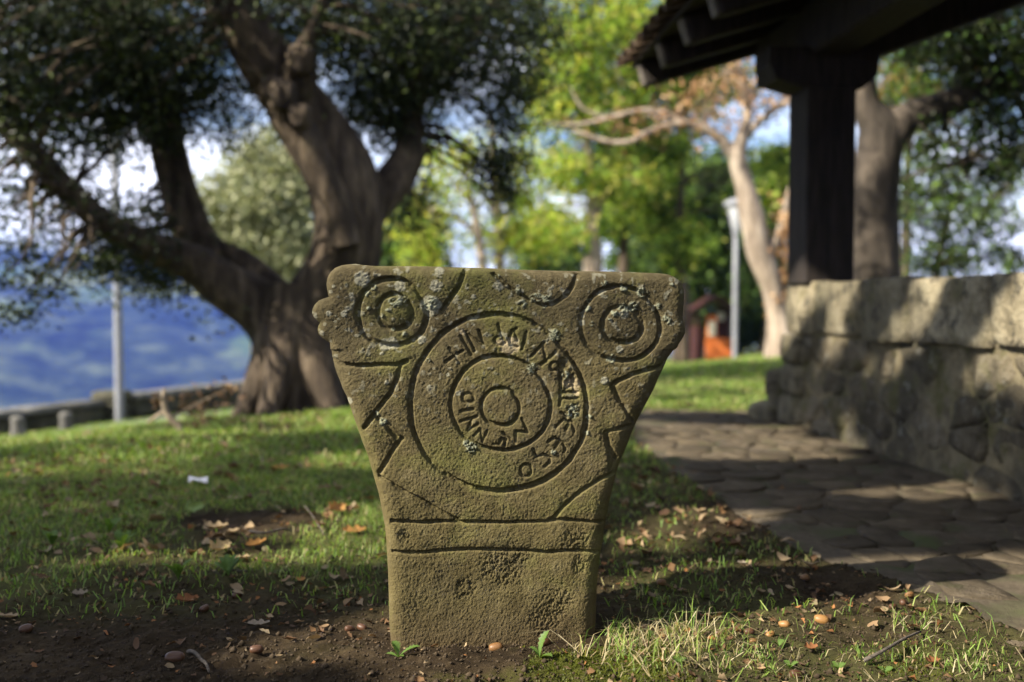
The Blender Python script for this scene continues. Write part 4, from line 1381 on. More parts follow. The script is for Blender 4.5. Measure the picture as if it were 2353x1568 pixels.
# --- pale-barked tree by the wall end
DP = 13.0
g = ground_at(1790, DP)
simple_tree('pale_tree', 'crooked pale-barked tree with spreading branches beyond the wall end', g, from_ground(1800, DP, [(1785, 720, DP, 23.5), (1775, 660, DP, 25.2), (1745, 580, DP, 30.2), (1728, 500, DP, 28.6), (1712, 430, DP, 21.8), (1695, 365, DP, 20.2), (1705, 315, DP, 15.1), (1718, 270, DP, 10.9), (1712, 210, DP, 9.2), (1700, 165, DP, 6.7), (1690, 90, DP, 4.2)], .22),
            [L4([(1695, 370, DP, 15.1), (1660, 325, DP, 12.6), (1610, 292, DP, 10.9), (1560, 285, DP, 10.1), (1500, 300, DP, 8.4), (1440, 328, DP, 7.6), (1380, 322, DP, 5.9), (1320, 300, DP, 4.2)]),
             L4([(1570, 285, DP, 8.4), (1530, 262, DP, 7.6), (1470, 255, DP, 6.7), (1400, 272, DP, 5.9), (1320, 288, DP, 4.2), (1250, 280, DP, 2.5)]),
             L4([(1705, 320, DP, 11.8), (1740, 285, DP, 9.2), (1780, 250, DP, 7.6), (1820, 225, DP, 5.9), (1900, 160, DP, 3.4)]),
             L4([(1755, 590, DP, 15.1), (1790, 540, DP, 11.8), (1805, 480, DP, 7.6), (1815, 430, DP, 4.2)]),
             L4([(1400, 272, DP, 4.2), (1340, 250, DP, 3.4), (1310, 200, DP, 1.7)])],
            [ell(1650, 215, DP, 90, 45, .7, 200, 60, .12), ell(1760, 235, DP, 80, 45, .6, 190, 50, .12), ell(1640, 285, DP, 70, 40, .6, 100, 26, .12), ell(1806, 540, DP, 20, 110, .3, 420, 30, .08), ell(1800, 680, DP, 14, 60, .25, 200, 14, .07), ell(1700, 130, DP, 90, 40, .8, 300, 30, .13), ell(1420, 290, DP, 130, 45, .4, 110, 30, .1), ell(1560, 250, DP, 70, 40, .4, 70, 14, .1)],
            0.085, RUST, 'litter', 'bark_pale', 81, twr=.013, frac=.5)
g = ground_at(1560, 25)
simple_tree('background_tree', 'yellow-green leafy tree behind the spreading pale branches', g, from_ground(1570, 25, [(1570, 700, 25, 14), (1560, 560, 25, 11), (1565, 420, 25, 8), (1570, 300, 25, 5)], .16),
            [], [ell(1480, 330, 25, 110, 45, 1.2, 2600, 40, .24), ell(1600, 190, 25, 120, 70, 1.3, 2950, 50, .24), ell(1570, 560, 25, 60, 60, 1, 1200, 18, .24), ell(1780, 420, 25, 60, 80, 1.0, 2000, 30, .22), ell(1500, 480, 26, 90, 60, 1.2, 1600, 26, .24)],
            0.19, GRN + YEL[:3], 'leaf_light', 'bark_oak', 91)

# --- mottled tree behind the post
DT = 9.0
g = ground_at(2010, DT)
simple_tree('mottled_tree', 'stout mottled trunk behind the timber post with a thick limb to the right', g, from_ground(2010, DT, [(2012, 700, DT, 60), (2010, 600, DT, 55), (2008, 480, DT, 52), (2015, 380, DT, 52), (2022, 300, DT, 50), (1990, 240, DT, 32), (1978, 160, DT, 28), (1960, 40, DT, 24), (1930, -120, DT, 18)], .3),
            [L4([(2020, 370, DT, 42), (2060, 290, DT, 40), (2130, 255, DT, 34), (2220, 225, DT, 29), (2320, 190, DT, 25), (2440, 130, DT, 20), (2560, 40, DT, 14)]),
             L4([(2200, 235, DT, 16), (2240, 120, DT, 12), (2260, 0, DT, 8)]), L4([(2320, 190, DT, 12), (2370, 300, DT, 8), (2390, 400, DT, 4)]),
             L4([(2160, 250, DT, 8), (2190, 330, DT, 5), (2230, 420, DT, 3)])],
            [ell(2250, 100, DT, 150, 90, .9, 5200, 60, .15), ell(2330, 240, DT, 90, 110, .9, 3200, 40, .14), ell(2140, 330, DT, 60, 40, .5, 500, 14, .1), ell(2300, 360, DT, 80, 60, .7, 1100, 24, .12), ell(2110, 60, 8.4, 90, 60, .7, 2000, 26, .14), ell(2300, -60, DT, 220, 80, 1.2, 6000, 60, .18),
             ell(2060, 500, 10, 16, 90, .3, 350, 8, .1)],
            0.065, DARK + GRN[:1], 'leaf_dark', 'bark_grey', 101, frac=.6)
g = ground_at(2180, 15)
simple_tree('background_tree', 'thin-leaved tree against blue sky behind the right end of the wall', g, from_ground(2150, 15, [(2150, 660, 15, 10), (2165, 560, 15, 8), (2190, 460, 15, 6), (2220, 370, 15, 3)], .14),
            [L4([(2165, 560, 15, 6), (2230, 500, 15, 4), (2300, 470, 15, 2)]), L4([(2160, 600, 15, 6), (2250, 590, 15, 3), (2340, 560, 15, 2)])],
            [ell(2130, 470, 15, 90, 80, .9, 1800, 44, .18), ell(2250, 500, 15, 110, 60, 1.0, 1500, 44, .17), ell(2160, 590, 15, 90, 50, .9, 1900, 36, .17), ell(2310, 600, 15, 60, 30, .7, 600, 18, .15), ell(2120, 400, 15, 60, 50, .7, 900, 20, .16), ell(2320, 410, 15, 60, 60, .8, 900, 20, .16)],
            0.085, GRN + DARK, 'leaf_dark', 'bark_oak', 121, frac=.7)
g = ground_at(2090, 22)
simple_tree('background_tree', 'green tree with russet leaves glimpsed between post and limb', g, from_ground(2080, 22, [(2080, 640, 22, 14), (2085, 460, 22, 10), (2090, 260, 22, 6)], .2), [],
            [ell(2100, 230, 22, 90, 60, 1.2, 2200, 30, .25), ell(2080, 150, 22, 70, 40, 1.0, 700, 16, .22)], 0.15, GRN[1:] + RUST[:1], 'leaf_light', 'bark_oak', 131)

# --- dark trees at the back of the park
bg = [(1560, 33, 470, 90, 150, 'dark green tree at the back, right of the stele'), (1655, 30, 500, 80, 170, 'dark green tree behind the lamp post on the right'), (1760, 34, 520, 80, 170, 'dark green tree behind the crooked pale trunk'),
      (1490, 38, 540, 80, 120, 'soft green tree low behind the stele top, right side'), (1270, 36, 600, 80, 80, 'dark shrubby tree hidden low behind the stele'), (940, 26, 560, 50, 90, 'dark tree low between the oak and the stele')]
for i, (px, d, cy, rx, ry, lab) in enumerate(bg):
    g = ground_at(px, d)
    rp = pr(rx, d); rz = pr(ry, d)
    c = at(px, cy, d)
    tr = [(g.x, g.y, g.z - .2, .3), (g.x + .1, g.y, g.z + 1.0, .2), (g.x, g.y, (g.z + c.z) / 2, .16), (c.x, c.y, c.z + rz * .5, .06)]
    simple_tree('background_tree', lab, g, tr, [], [(c, (rp, rp, rz), 5200, 70, .30), (c + Vector((rp * .3, -.3, -rz * .8)), (rp * .9, rp * .8, rz * .5), 2200, 30, .28), (c + Vector((-rp * .5, 0, -rz * .6)), (rp * .6, rp * .6, rz * .5), 1300, 20, .28)],
                0.22, DGN + GRN[:2] if i != 3 else GRN, 'leaf_light' if i == 3 else 'leaf_dark', 'bark_oak', 141 + i * 5, frac=.3)

for i, (px, d, cy, rx, ry, lab) in enumerate([(1590, 36, 740, 60, 70, 'dark low bush behind the left side of the play hut'), (1690, 35, 750, 55, 60, 'dark low bush behind the lamp post on the right'), (1790, 36, 750, 60, 65, 'dark low bush behind the foot of the crooked pale trunk'), (1470, 37, 740, 70, 70, 'dark low bush at the back beside the stele edge')]):
    g = ground_at(px, d)
    c = at(px, cy, d); rp = pr(rx, d); rz = pr(ry, d)
    tr = [(g.x, g.y, g.z - .2, .12), (g.x, g.y, g.z + .3, .09), (c.x, c.y, c.z, .05)]
    t = simple_tree('bush', lab, g, tr, [], [(c, (rp, rp * .8, rz), 3600, 60, .28)], 0.2, DGN, 'leaf_dark', 'bark_oak', 191 + i * 5, frac=.3)
    t['category'] = 'bush'

# ------------------------------------------------------------------ lamp posts
M['galv'] = plain('galvanised_steel', (0.17, 0.175, 0.19), (0.25, 0.255, 0.27), 12, 0.55, 0.1)
mgl = NT('milky_glass'); mgl.color((0.45, 0.46, 0.48)); mgl.rough(0.35); M['glass'] = mgl.m


def lathe(name, prof, n, mat, parent, loc=(0, 0, 0), smooth=True):
    a = np.linspace(0, 2 * math.pi, n, endpoint=False)
    V = np.concatenate([np.stack([r * np.cos(a), r * np.sin(a), np.full(n, z)], 1) for r, z in prof])
    return link(name, mesh_np(name, V, grid_faces(len(prof), n, True), mat, smooth), parent, loc)


def lamp(base, H, r, label):
    t = link('lamp_post', None, loc=base, label=label, cat='lamp post', group='lamp posts in the park')
    lathe('pole', [(r * 1.0, -.2), (r, 0.0), (r * .96, H * .5), (r * .86, H - .62), (0.001, H - .61)], 18, M['galv'], t)
    lathe('collar', [(r * .8, H - .66), (r * 1.3, H - .64), (r * 1.3, H - .56), (r * .5, H - .54)], 18, M['galv'], t)
    lathe('bowl', [(r * .9, H - .55), (.10, H - .40), (.15, H - .22), (.18, H - .08), (.18, H - .06)], 20, M['glass'], t)
    lathe('cap', [(.22, H - .075), (.25, H - .05), (.23, H + .01), (.14, H + .06), (.05, H + .09), (0.001, H + .095)], 20, M['galv'], t)
    for k_ in range(4):
        a = k_ * math.pi / 2 + .5
        w = Wood()
        pts = [Vector((math.cos(a) * q, math.sin(a) * q, z)) + Vector(base) for q, z in ((r * 1.1, H - .6), (.13, H - .42), (.18, H - .22), (.21, H - .06))]
        w.add(pts, [.012] * 4, nseg=6, noise=0)
        w.build('strut', M['galv'], t)
    return t


b = at(275, 978, 16.0)
lamp((b.x, b.y, float(gz(b.x, b.y))), 4.75, 0.068, 'grey lamp post at left beside the terrace path')
b = ground_at(1689, 19.5)
lamp((b.x, b.y, b.z), at(1680, 466, 19.5).z - b.z, 0.052, 'pale lamp post at right beyond the lawn')

# ------------------------------------------------------------------ terrace parapet, bollards, path at far left
M['parapet'] = stone_mat('shade_toned_parapet_stone', [(0.03, 0.03, 0.02), (0.075, 0.07, 0.048), (0.13, 0.12, 0.09), (0.04, 0.045, 0.02)], 6)  # tree shade over the wall face is put into this dark stone colour
M['coping'] = stone_mat('pale_coping', [(0.07, 0.066, 0.056), (0.12, 0.115, 0.105), (0.19, 0.185, 0.17), (0.08, 0.078, 0.06)], 6)
wd = Vector((0.447, 0.894, 0)); wn_ = Vector((-0.894, 0.447, 0))


def parapet(s0, s1, ztop, label, seed):
    t = link('parapet_wall', None, loc=Vector((WP[0], WP[1], 0)) + wd * s0, label=label, cat='wall')
    s = s0
    k_ = 0
    while s < s1:
        L = min(random.uniform(.5, .85), s1 - s)
        if s1 - s - L < .2: L = s1 - s
        c = Vector((WP[0], WP[1], 0)) + wd * (s + L / 2)
        zb = float(gz(c.x, c.y, False)) - .25
        hb = ztop - .10 - zb
        nrow = max(2, int(round(hb / .27)))
        for rw in range(nrow):
            V_, F_ = rock(.34, L * .985, hb / nrow * .99, seed + k_, 3, .3, .12); k_ += 1
            o = link('wall_stone', mesh_np('wall_stone', V_, F_, M['parapet'], True), t, Vector((c.x, c.y, zb + hb / nrow * (rw + .5))) - t.location + wd * (.12 if rw % 2 else -.12) * (0 if s <= s0 or s + L >= s1 else 1))
            o.rotation_euler = (0, 0, -math.atan2(wd.x, wd.y))
        V_, F_ = rock(.46, L * .99, .10, seed + k_, 3, .25, .12)
        o = link('coping_stone', mesh_np('coping_stone', V_, F_, M['coping'], True), t, Vector((c.x, c.y, ztop - .05)) - t.location)
        o.rotation_euler = (0, 0, -math.atan2(wd.x, wd.y))
        s += L
    return t


parapet(-9.0, 1.75, -0.98, 'long dark parapet with pale coping at the far left edge', 300)
parapet(2.35, 13.0, -0.93, 'dark parapet with pale coping running behind the oak trunk', 500)
c = Vector((WP[0], WP[1], 0)) + wd * 2.05
t = link('gate_pier', None, loc=(c.x, c.y, float(gz(c.x, c.y, False))), label='stubby stone pier between the two parapet lengths', cat='pier')
zb = float(gz(c.x, c.y, False))
for i, (h, w_) in enumerate([(.22, .5), (.22, .48), (.16, .52)]):
    V_, F_ = rock(w_, w_, h, 700 + i, 4, .35, .12)
    link('pier_stone', mesh_np('pier_stone', V_, F_, M['parapet'], True), t, (0, 0, [.06, .28, .47][i]))
for (px, py, d, lab) in [(42, 1008, 12.2, 'leftmost short stone bollard on the terrace lawn'), (152, 990, 12.8, 'short stone bollard between the leftmost one and the lamp post')]:
    p = at(px, py, d); z = float(gz(p.x, p.y, False))
    t = link('bollard', None, loc=(p.x, p.y, z), label=lab, cat='bollard', group='stone bollards on the terrace')
    lathe('shaft', [(.085, -.15), (.085, .02), (.08, .17), (.078, .20)], 14, M['coping'], t)
    lathe('head', [(.078, .20), (.086, .21), (.084, .245), (.06, .27), (.001, .28)], 14, M['coping'], t)
# asphalt strip along the terrace
sv = []
ss = np.linspace(-12, 12, 60)
for s in ss:
    for o_ in np.linspace(1.3, 2.9, 8):
        p = np.array(WP) + np.array((wd.x, wd.y)) * s - WN * o_
        sv.append((p[0], p[1], float(gz(p[0], p[1])) + 0.03))
link('terrace_path', mesh_np('terrace_path', np.array(sv), grid_faces(60, 8), plain('worn_asphalt', (0.10, 0.10, 0.11), (0.17, 0.17, 0.18), 20, .9, .3, 120, .004), True), kind='structure')

# ------------------------------------------------------------------ playground hut, far right
M['orange'] = plain('orange_paint', (0.40, 0.095, 0.02), (0.55, 0.15, 0.03), 6, .7, .1)
M['darkred'] = plain('dark_red_paint', (0.03, 0.010, 0.008), (0.055, 0.016, 0.012), 6, .7, .1)
M['cream'] = plain('cream_paint', (0.50, 0.46, 0.33), (0.60, 0.56, 0.42), 6, .7, .1)
b = ground_at(1645, 27)
hut = link('play_hut', None, loc=b, label='small orange play hut with dark roof on the far lawn', cat='play hut')
sc_ = 27 / FPX
def hp(px, py, dd=0.0): return Vector(((px - 1645) * sc_, dd, (820 - py) * sc_))
def slab(name, x0, x1, y0, y1, d0, d1, mat):
    a = hp(x0, y1); c_ = hp(x1, y0)
    bm = bmesh.new()
    quad_box(bm, [(a.x, d0, a.z), (c_.x, d0, a.z), (c_.x, d1, a.z), (a.x, d1, a.z), (a.x, d0, c_.z), (c_.x, d0, c_.z), (c_.x, d1, c_.z), (a.x, d1, c_.z)])
    bmesh.ops.recalc_face_normals(bm, faces=bm.faces)
    bmesh.ops.bevel(bm, geom=bm.edges[:], offset=.01, segments=1, affect='EDGES')
    me = bpy.data.meshes.new(name); bm.to_mesh(me); bm.free(); me.materials.append(M[mat])
    return link(name, me, hut)
slab('side_wall', 1600, 1618, 742, 822, 0, .9, 'darkred')
slab('front_panel', 1622, 1688, 768, 822, 0, .05, 'orange')
p_ = slab('tall_panel', 1624, 1648, 715, 766, 0, .05, 'orange')
slab('window_panel', 1628, 1644, 728, 762, -.03, -.004, 'cream')
slab('rear_wall', 1650, 1690, 720, 822, .85, .9, 'darkred')
slab('shutter', 1656, 1674, 708, 728, .5, .54, 'cream')
for px in (1602, 1690):
    slab('corner_post', px - 3, px + 3, 700, 824, -.06, .03, 'darkred')
    slab('corner_post', px - 3, px + 3, 700, 824, .92, 1.0, 'darkred')
bm = bmesh.new()
A_, B_, C_ = hp(1590, 702), hp(1646, 668), hp(1702, 702)
for q in (A_, B_, C_): pass
prof = [A_, B_, C_, C_ - Vector((0, 0, .06)), B_ - Vector((0, 0, .07)), A_ - Vector((0, 0, .06))]
lo = [bm.verts.new((q.x, -.2, q.z)) for q in prof]; hi_ = [bm.verts.new((q.x, 1.15, q.z)) for q in prof]
bm.faces.new((lo[0], lo[1], lo[4], lo[5])); bm.faces.new((lo[1], lo[2], lo[3], lo[4])); bm.faces.new((hi_[5], hi_[4], hi_[1], hi_[0])); bm.faces.new((hi_[4], hi_[3], hi_[2], hi_[1]))
for i in range(6):
    j = (i + 1) % 6
    bm.faces.new((lo[j], lo[i], hi_[i], hi_[j]))
bmesh.ops.recalc_face_normals(bm, faces=bm.faces)
me = bpy.data.meshes.new('roof'); bm.to_mesh(me); bm.free(); me.materials.append(M['darkred']); link('roof', me, hut)
b = ground_at(1800 - 32, 25)
t = link('marker_post', None, loc=b, label='thin grey post at the back between lamp post and wall', cat='post')
lathe('shaft', [(.07, -.1), (.07, .8), (.068, .98)], 12, M['galv'], t)
lathe('top', [(.068, .98), (.085, .99), (.08, 1.04), (.001, 1.06)], 12, M['galv'], t)

# ------------------------------------------------------------------ grass, litter, small plants
def blades(P, h, w, cols, seed, lean=.5):
    g = np.random.default_rng(seed)
    n = len(P)
    a = g.uniform(0, 2 * math.pi, n)
    d = np.stack([np.cos(a), np.sin(a), 0 * a], 1)
    sd_ = np.stack([-np.sin(a), np.cos(a), 0 * a], 1)
    b_ = g.uniform(0, 2 * math.pi, n)
    sd_ = np.stack([np.cos(b_), np.sin(b_), 0 * b_], 1)
    hh = (h * g.uniform(.4, 1.25, n))[:, None]; ww = (w * g.uniform(.7, 1.2, n))[:, None]
    ln = (lean * g.uniform(.1, 1.4, n))[:, None]
    up = np.array((0, 0, 1.0))
    m = P + up * hh * .62 + d * hh * ln * .35
    tip = P + up * hh * np.clip(1 - .35 * ln, .35, 1) + d * hh * ln
    V = np.stack([P - sd_ * ww * .5, P + sd_ * ww * .5, m + sd_ * ww * .42, m - sd_ * ww * .42, tip], 1).reshape(-1, 3)
    i = np.arange(n)[:, None] * 5
    Q = i + np.array([0, 1, 2, 3]); T = i + np.array([3, 2, 4])
    cols = np.array(cols, float)
    c = cols[g.integers(0, len(cols), n)] * g.uniform(.75, 1.25, (n, 1))
    return V, Q, T, np.repeat(c, 5, axis=0)


GC = [(0.15, 0.24, 0.045), (0.20, 0.29, 0.055), (0.11, 0.185, 0.036), (0.27, 0.33, 0.09), (0.16, 0.25, 0.045), (0.34, 0.30, 0.14)]
STRAW = [(0.42, 0.35, 0.20), (0.34, 0.27, 0.14), (0.50, 0.43, 0.27)]
gg = np.random.default_rng(99)
allV, allQ, allT, allC, off = [], [], [], [], 0


def push(res):
    global off
    V, Q, T, c = res
    allV.append(V); allQ.append(Q + off); allT.append(T + off); allC.append(c); off += len(V)


def scatter(n, x0, x1, y0, y1, dens, ymin=0):
    x = gg.uniform(x0, x1, n); y = gg.uniform(y0, y1, n)
    m = (np.abs(x) < 0.56 * y + .15) & (gg.random(n) < dens(x, y)) & ~in_path(x, y, 0.01) & ~((np.abs(x + .02) < .24) & (y > 1.90) & (y < 2.12))
    x, y = x[m], y[m]
    return np.stack([x, y, gz(x, y)], 1)


# lawn, by distance
push(blades(scatter(60000, -2.6, 1.3, 2.1, 4.2, lambda x, y: grassy(x, y) * .8), .027, .0034, GC, 1, 1.1))
push(blades(scatter(70000, -5, 2.8, 4.2, 8.5, lambda x, y: grassy(x, y)), .036, .008, GC, 2, 1.1))
push(blades(scatter(60000, -12, 8, 8.5, 18, lambda x, y: grassy(x, y) * .9 + .1), .06, .016, GC, 3, .7))
push(blades(scatter(26000, -6, 16, 18, 36, lambda x, y: 0 * x + 1), .08, .035, GC, 4, .7))


# tufts in the sunny strip in front, right
def tufts(spots, seed, cols, per, h, spread, w=.0026, lean=.7):
    g = np.random.default_rng(seed)
    P = []
    for (x, y, k_) in spots:
        n = int(per * k_)
        q = np.stack([x + g.normal(0, spread, n), y + g.normal(0, spread * .8, n)], 1)
        P.append(q)
    P = np.concatenate(P)
    P = P[~((np.abs(P[:, 0] + .02) < .205) & (P[:, 1] > 1.91))]
    return blades(np.concatenate([P, gz(P[:, 0], P[:, 1])[:, None]], 1), h, w, cols, seed, lean)


def gp(px, py):
    """ground point under a survey pixel (flat near ground)"""
    X = (px - 1176.5) / FPX; Y = -(py - 784.0) / FPX
    fy = math.cos(PITCH) + Y * math.sin(PITCH); fz = -math.sin(PITCH) + Y * math.cos(PITCH)
    d = EYE / -(fz / fy)
    for _ in range(4):
        x = X / fy * d
        d = (EYE - float(gz(x, d))) / -(fz / fy)
    return (X / fy * d, d)


sp1 = [gp(a, b) for a, b in [(1400, 1470), (1415, 1480), (1440, 1462), (1480, 1470), (1520, 1455), (1545, 1470), (1575, 1450), (1600, 1475), (1560, 1490), (1640, 1480), (1340, 1490), (1365, 1505), (1430, 1510), (1490, 1500), (1690, 1500), (1600, 1520), (1540, 1530), (1480, 1540)]]
push(tufts([(x, y, random.uniform(.5, 1.4)) for x, y in sp1], 11, GC[:4], 9, .066, .026, .0022, 1.1))
push(tufts([(x, y, random.uniform(.4, 1.3)) for x, y in sp1], 12, STRAW, 24, .046, .03, .002, 1.9))
sp2 = [gp(a, b) for a, b in [(1830, 1450), (1690, 1448), (1950, 1410), (2080, 1425), (2100, 1440), (2130, 1420), (2110, 1455), (2060, 1450), (1720, 1530), (1780, 1510), (1900, 1530), (1990, 1520), (2230, 1480), (2280, 1500), (2330, 1530), (2300, 1460), (2180, 1400), (2150, 1395), (1650, 1545), (1520, 1555), (1830, 1560), (1440, 1555), (2060, 1550), (2200, 1545)]]
push(tufts([(x, y, random.uniform(.4, 1.2)) for x, y in sp2], 13, GC[:4], 8, .046, .022, .0022, 1.1))
push(tufts([(x, y, random.uniform(.2, .8)) for x, y in sp2], 14, STRAW, 14, .03, .03, .0018, 1.9))
x = gg.uniform(.2, .95, 2600); y = gg.uniform(1.74, 2.05, 2600)
m = gg.random(2600) < .08 + .6 * (fbm(x * 9, y * 9, 0, 44, 3) > .56)
P = np.stack([x[m], y[m]], 1); P = P[~((P[:, 0] < .22) & (P[:, 1] > 1.9))]
push(blades(np.concatenate([P, gz(P[:, 0], P[:, 1])[:, None]], 1), .018, .0024, GC + STRAW[:1], 15, 1.1))
link('grass', mesh_np('grass', np.concatenate(allV), [np.concatenate(allQ), np.concatenate(allT)], M['grass'], False, {'col': np.concatenate(allC)}),
     label='short lawn grass and tufts growing over the soil', cat='grass', kind='stuff')

# moss cushions as fine short fuzz on the mound
x = gg.uniform(.02, .8, 26000); y = gg.uniform(1.70, 2.0, 26000)
mv = sstep(0.50, 0.62, fbm(x * 5, y * 5, 0, 41, 4)) * np.exp(-(((x - 0.30) / 0.42) ** 2 + ((y - 1.82) / 0.14) ** 2))
m = (gg.random(26000) < mv) & ~((x < .2) & (y > 1.9))
P = np.stack([x[m], y[m], gz(x[m], y[m])], 1)
Vm, Qm, Tm, Cm = blades(P, .006, .0022, [(0.09, 0.105, 0.012), (0.13, 0.14, 0.018), (0.06, 0.075, 0.01)], 21, .8)
link('moss', mesh_np('moss', Vm, [Qm, Tm], M['grass'], False, {'col': Cm}), label='low yellow-green moss on the soil before the stele', cat='moss', kind='stuff')

# leaf litter: small broken dry leaves, bark chips, straw
n = 14000
x = gg.uniform(-2.6, 1.6, n); y = 1.7 + gg.random(n) ** 1.3 * 4.2
dn = .25 + .75 * (fbm(x * 2.2, y * 2.2, 0, 45, 3) > .47)
m = (gg.random(n) < dn * np.where(in_path(x, y), .3, 1) * np.where(y > 3.4, .6, 1)) & (np.abs(x) < .56 * y) & ~((np.abs(x + .02) < .22) & (y > 1.9) & (y < 2.1))
x, y = x[m], y[m]
BR = [(0.15, 0.085, 0.04), (0.20, 0.13, 0.07), (0.26, 0.19, 0.11), (0.10, 0.057, 0.03), (0.06, 0.038, 0.023), (0.22, 0.10, 0.037)]
def litter_leaves(x, y, size, cols, seed, lift=.003):
    """small curled, uneven leaves lying about"""
    g = np.random.default_rng(seed)
    n = len(x); K = 6
    t = np.linspace(0, 1, K)
    env = np.array([.10, .75, 1.0, .85, .6, .04])
    w = env[None] * (1 + g.uniform(-.45, .45, (n, K)))
    sz = size * g.uniform(.5, 1.5, n)
    cl = g.uniform(-.5, 1.1, n)[:, None]; cr = g.uniform(-.2, 1.2, n)[:, None]
    L = (t[None] - .5) * sz[:, None]
    Wd = w * sz[:, None] * g.uniform(.16, .34, n)[:, None]
    bend = cl * (t[None] - .5) ** 2 * sz[:, None] * 1.2 + g.normal(0, .03, (n, K)) * sz[:, None]
    rows = []
    for sx in (-1, 0, 1):
        jx = L + g.normal(0, .04, (n, K)) * sz[:, None] * abs(sx)
        rows.append(np.stack([jx, sx * Wd, bend + abs(sx) * Wd * cr * (1 + .5 * g.normal(size=(n, 1)) * sx)], -1))
    Q = np.stack(rows, 2)                      # n,K,3,3
    a = g.uniform(0, 2 * math.pi, n); tl = g.normal(0, .28, n); tr = g.normal(0, .28, n)
    X, Y, Z = Q[..., 0], Q[..., 1], Q[..., 2]
    tl, tr, a_ = tl[:, None, None], tr[:, None, None], a[:, None, None]
    X, Z = X * np.cos(tl) - Z * np.sin(tl), X * np.sin(tl) + Z * np.cos(tl)
    Y, Z = Y * np.cos(tr) - Z * np.sin(tr), Y * np.sin(tr) + Z * np.cos(tr)
    X, Y = X * np.cos(a_) - Y * np.sin(a_), X * np.sin(a_) + Y * np.cos(a_)
    Z = Z - Z.min((1, 2), keepdims=True) * .75
    V = np.stack([X + x[:, None, None], Y + y[:, None, None], Z + (gz(x, y) + lift)[:, None, None]], -1).reshape(-1, 3)
    f = grid_faces(K, 3)
    F = (np.arange(n)[:, None, None] * (K * 3) + f[None]).reshape(-1, 4)
    cols = np.array(cols)
    c = cols[g.integers(0, len(cols), n)] * g.uniform(.6, 1.25, (n, 1))
    return V, F, np.repeat(c, K * 3, axis=0)


keep = gg.random(len(x)) < .62
Vl, Fl, Cl = litter_leaves(x[keep], y[keep], np.where(y[keep] < 2.6, .013, .018), BR, 23)
n2 = 4200
x2 = gg.uniform(-3.2, 1.6, n2); y2 = 1.9 + gg.random(n2) * 4.6
m2 = (gg.random(n2) < np.where(in_path(x2, y2), .2, .9)) & (fbm(x2 * 1.6, y2 * 1.6, 0, 46, 3) > .46) & (np.abs(x2) < .56 * y2) & ~((np.abs(x2 + .02) < .26) & (y2 > 1.85) & (y2 < 2.15))
x2, y2 = x2[m2], y2[m2]
V2, F2, C2 = litter_leaves(x2, y2, np.where(y2 < 2.5, .026, .036), BR[:4] + [(0.26, 0.20, 0.12)], 24, .006)
Fl = np.concatenate([Fl, F2 + len(Vl)]); Vl = np.concatenate([Vl, V2]); Cl = np.concatenate([Cl, C2])
link('leaf_litter', mesh_np('leaf_litter', Vl, Fl, M['litter'], False, {'col': Cl}), label='small broken brown leaves scattered over the soil and lawn', cat='leaf litter', kind='stuff')
# soil crumbs
n = 9000
x = gg.uniform(-1.1, 1.1, n); y = 1.7 + gg.random(n) ** 1.5 * 1.0
m = ~in_path(x, y) & ~((np.abs(x + .02) < .21) & (y > 1.92) & (y < 2.1))
x, y = x[m], y[m]
z = gz(x, y); r = gg.uniform(.0012, .0042, len(x)) * (1 + (gg.random(len(x)) < .04) * 1.2)
oc = np.array([(1, 0, 0), (0, 1, 0), (-1, 0, 0), (0, -1, 0), (0, 0, 1), (0, 0, -1)], float)
Vc = (np.stack([x, y, z + r * .4], 1)[:, None, :] + oc[None] * r[:, None, None] * gg.uniform(.6, 1.2, (len(x), 6, 1))).reshape(-1, 3)
of = np.array([(0, 1, 4), (1, 2, 4), (2, 3, 4), (3, 0, 4), (1, 0, 5), (2, 1, 5), (3, 2, 5), (0, 3, 5)])
Fc = (np.arange(len(x))[:, None, None] * 6 + of[None]).reshape(-1, 3)
link('soil_crumbs', mesh_np('soil_crumbs', Vc, Fc, plain('crumbly_soil', (0.02, 0.014, 0.008), (0.075, 0.053, 0.03), 90, 1, .2)), label='loose crumbs of dark soil round the stele', cat='soil', kind='stuff')


# --- larger fallen leaves
def oak_leaf(L, lobes, curl, seed, c):
    g = random.Random(seed)
    n = 17
    V = []
    for i in range(n):
        t = i / (n - 1)
        env = math.sin(math.pi * min(1, t * .93 + .03)) ** .7
        w = L * .25 * env * (1 + .34 * math.sin(t * lobes * 2 * math.pi + .5) + g.uniform(-.12, .12)) if t > .16 else L * .008
        bend = curl * L * (t - .5) ** 2 + g.uniform(-.008, .008) * L
        for sx in (-1, -.5, 0, .5, 1):
            V.append((L * (t - .5), sx * w * (1 + g.uniform(-.1, .1)), bend + abs(sx) ** 2 * w * curl * .9 + g.uniform(-.012, .012) * L))
    V = np.array(V)
    col = np.repeat([c], len(V), 0) * np.random.default_rng(seed).uniform(.8, 1.2, (len(V), 1))
    return mesh_np('fallen_leaf', V, grid_faces(n, 5), M['litter'], True, {'col': col})


def place_flat(name, me, px, py, rot, label, cat, group=None, dz=.006, tilt=(0, 0), scale=1):
    x, y = gp(px, py)
    o = link(name, me, loc=(x, y, float(gz(x, y)) + dz), label=label, cat=cat, group=group)
    o.rotation_euler = (tilt[0], tilt[1], rot); o.scale = (scale,) * 3
    return o


